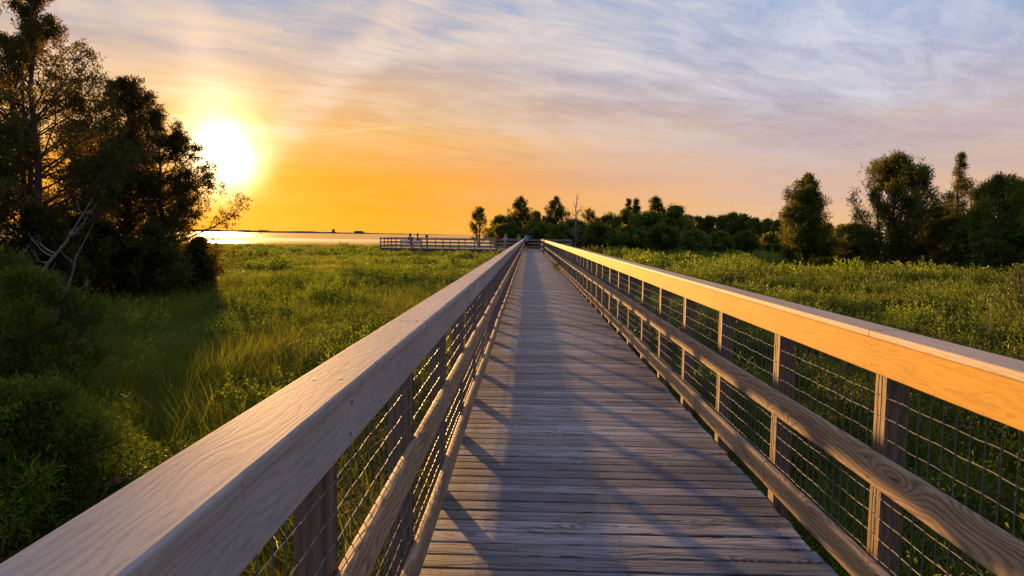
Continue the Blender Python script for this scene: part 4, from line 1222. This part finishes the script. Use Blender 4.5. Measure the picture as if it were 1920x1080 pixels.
m = MB(); m.box(-.07, .07, -.04, .04, -.045, .045, 0, 0, .01); m.tube([(0, .04, 0), (0, .10, 0)], .032, 10)
o = m.build('photo_camera', [M_screw], None, loc=(wx(987.5, 77.5) - .06, 76.9 + .37, 1.60)); tag(o, 'small black camera held up by the man in light blue', 'camera')
person((wx(973, 80), 79.7, zd), R(-60), 'person in teal shirt and red cap, left of the man in light blue', (.03, .36, .38), (.05, .05, .08), (.12, .05, .03), arms='fwd', hat=(.5, .05, .04), scale=.98)
person((wx(948, 81), 81, zd), R(160), 'blond person in pale clothes between the dark figure and the one in teal', (.45, .36, .36), (.3, .28, .3), (.62, .36, .14), arms='fwd', scale=.95)
person((wx(934, 80), 79.6, zd), R(30), 'person all in black standing on the platform beside the corner post', black, black, black, scale=.98)
def up(r_): r_.location.z = .0; return r_
person((wx(768, 80.3), 80.35, zd), R(-25), 'person in black sitting on the left bench of the far platform', black, black, black, pose='sit', arms='fwd', scale=1.22)
person((wx(781, 80.3), 80.35, zd), R(-70), 'person in dark clothes sitting on the right bench and leaning right', (.02, .015, .02), black, (.02, .01, .01), pose='sit', arms='fwd', scale=1.25)

# ------------------------------------------------------------------ sailboat, far buildings, birds
root = empty('sailboat', (wx(486, 1500), 1500, -1.2), 'tiny dark sailboat on the water near the wide cedar', 'sailboat')
M_sail = simple('sail_cloth', (.10, .08, .07), .9)
m = MB(); m.add([(-4, 0, .9), (-3, -.9, .9), (3, -.9, .9), (4.6, 0, 1.1), (3, .9, .9), (-3, .9, .9), (-3.4, 0, -.2), (3.4, 0, -.2)],
                [(0, 1, 2, 3, 4, 5), (0, 6, 1), (1, 6, 7, 2), (2, 7, 3), (3, 7, 4), (4, 7, 6, 5), (5, 6, 0)]); m.build('hull', [M_screw], root)
m = MB(); m.tube([(0.3, 0, .9), (.3, 0, 11)], .12, 6); m.build('mast', [M_screw], root)
m = MB(); m.add([(.2, 0, 1.8), (-3.6, .1, 1.9), (.2, 0, 10.6), (.2, .06, 1.8), (-3.6, .16, 1.9), (.2, .06, 10.6)], [(0, 1, 2), (5, 4, 3), (0, 3, 4, 1), (1, 4, 5, 2), (2, 5, 3, 0)]); m.build('sail', [M_sail], root)
for (cx, w_, h_, lab) in [(624, 16, 34, 'slim tower on the far shore, left of the low building'), (672, 70, 22, 'low dark building on the far shore beyond the platform')]:
    root = empty('far_building', (wx(cx, 5100), 5100, -1.0), lab, 'building')
    m = MB(); m.box(-w_ / 2, w_ / 2, -10, 10, 0, h_ * .8, 0); m.build('wall', [M_far], root)
    m = MB(); m.add([(-w_ / 2 - 1, -11, h_ * .8), (w_ / 2 + 1, -11, h_ * .8), (w_ / 2 + 1, 11, h_ * .8), (-w_ / 2 - 1, 11, h_ * .8), (-w_ / 4, 0, h_), (w_ / 4, 0, h_)],
                    [(3, 2, 1, 0), (0, 1, 5, 4), (2, 3, 4, 5), (1, 2, 5), (3, 0, 4)]); m.build('roof', [M_far], root)
for (cx, cy, lab) in [(1365, 386, 'tiny dark bird in the pale sky above the low tree line'), (757, 359, 'tiny dark bird in the orange sky left of the grove')]:
    Yd = 120; m = MB()
    m.add([(0, -.16, 0), (.05, 0, .03), (0, .22, 0), (-.05, 0, .03), (.45, -.05, .14), (-.45, -.05, .14), (.22, .06, .12), (-.22, .06, .12)],
          [(0, 1, 2), (0, 2, 3), (1, 4, 6), (3, 7, 5), (0, 4, 1), (0, 3, 5)])
    o = m.build('bird', [M_screw], None, loc=(wx(cx, Yd), Yd, wz(cx, cy, Yd))); tag(o, lab, 'bird')

# ------------------------------------------------------------------ render settings
SC.render.engine = 'CYCLES'
SC.cycles.use_denoising = True
try: SC.cycles.denoiser = 'OPENIMAGEDENOISE'
except Exception: pass
SC.cycles.max_bounces = 5; SC.cycles.diffuse_bounces = 3; SC.cycles.glossy_bounces = 3; SC.cycles.transmission_bounces = 3
SC.cycles.sample_clamp_indirect = 6
SC.view_settings.view_transform = 'Standard'; SC.view_settings.look = 'None'; SC.view_settings.exposure = 0; SC.view_settings.gamma = 1
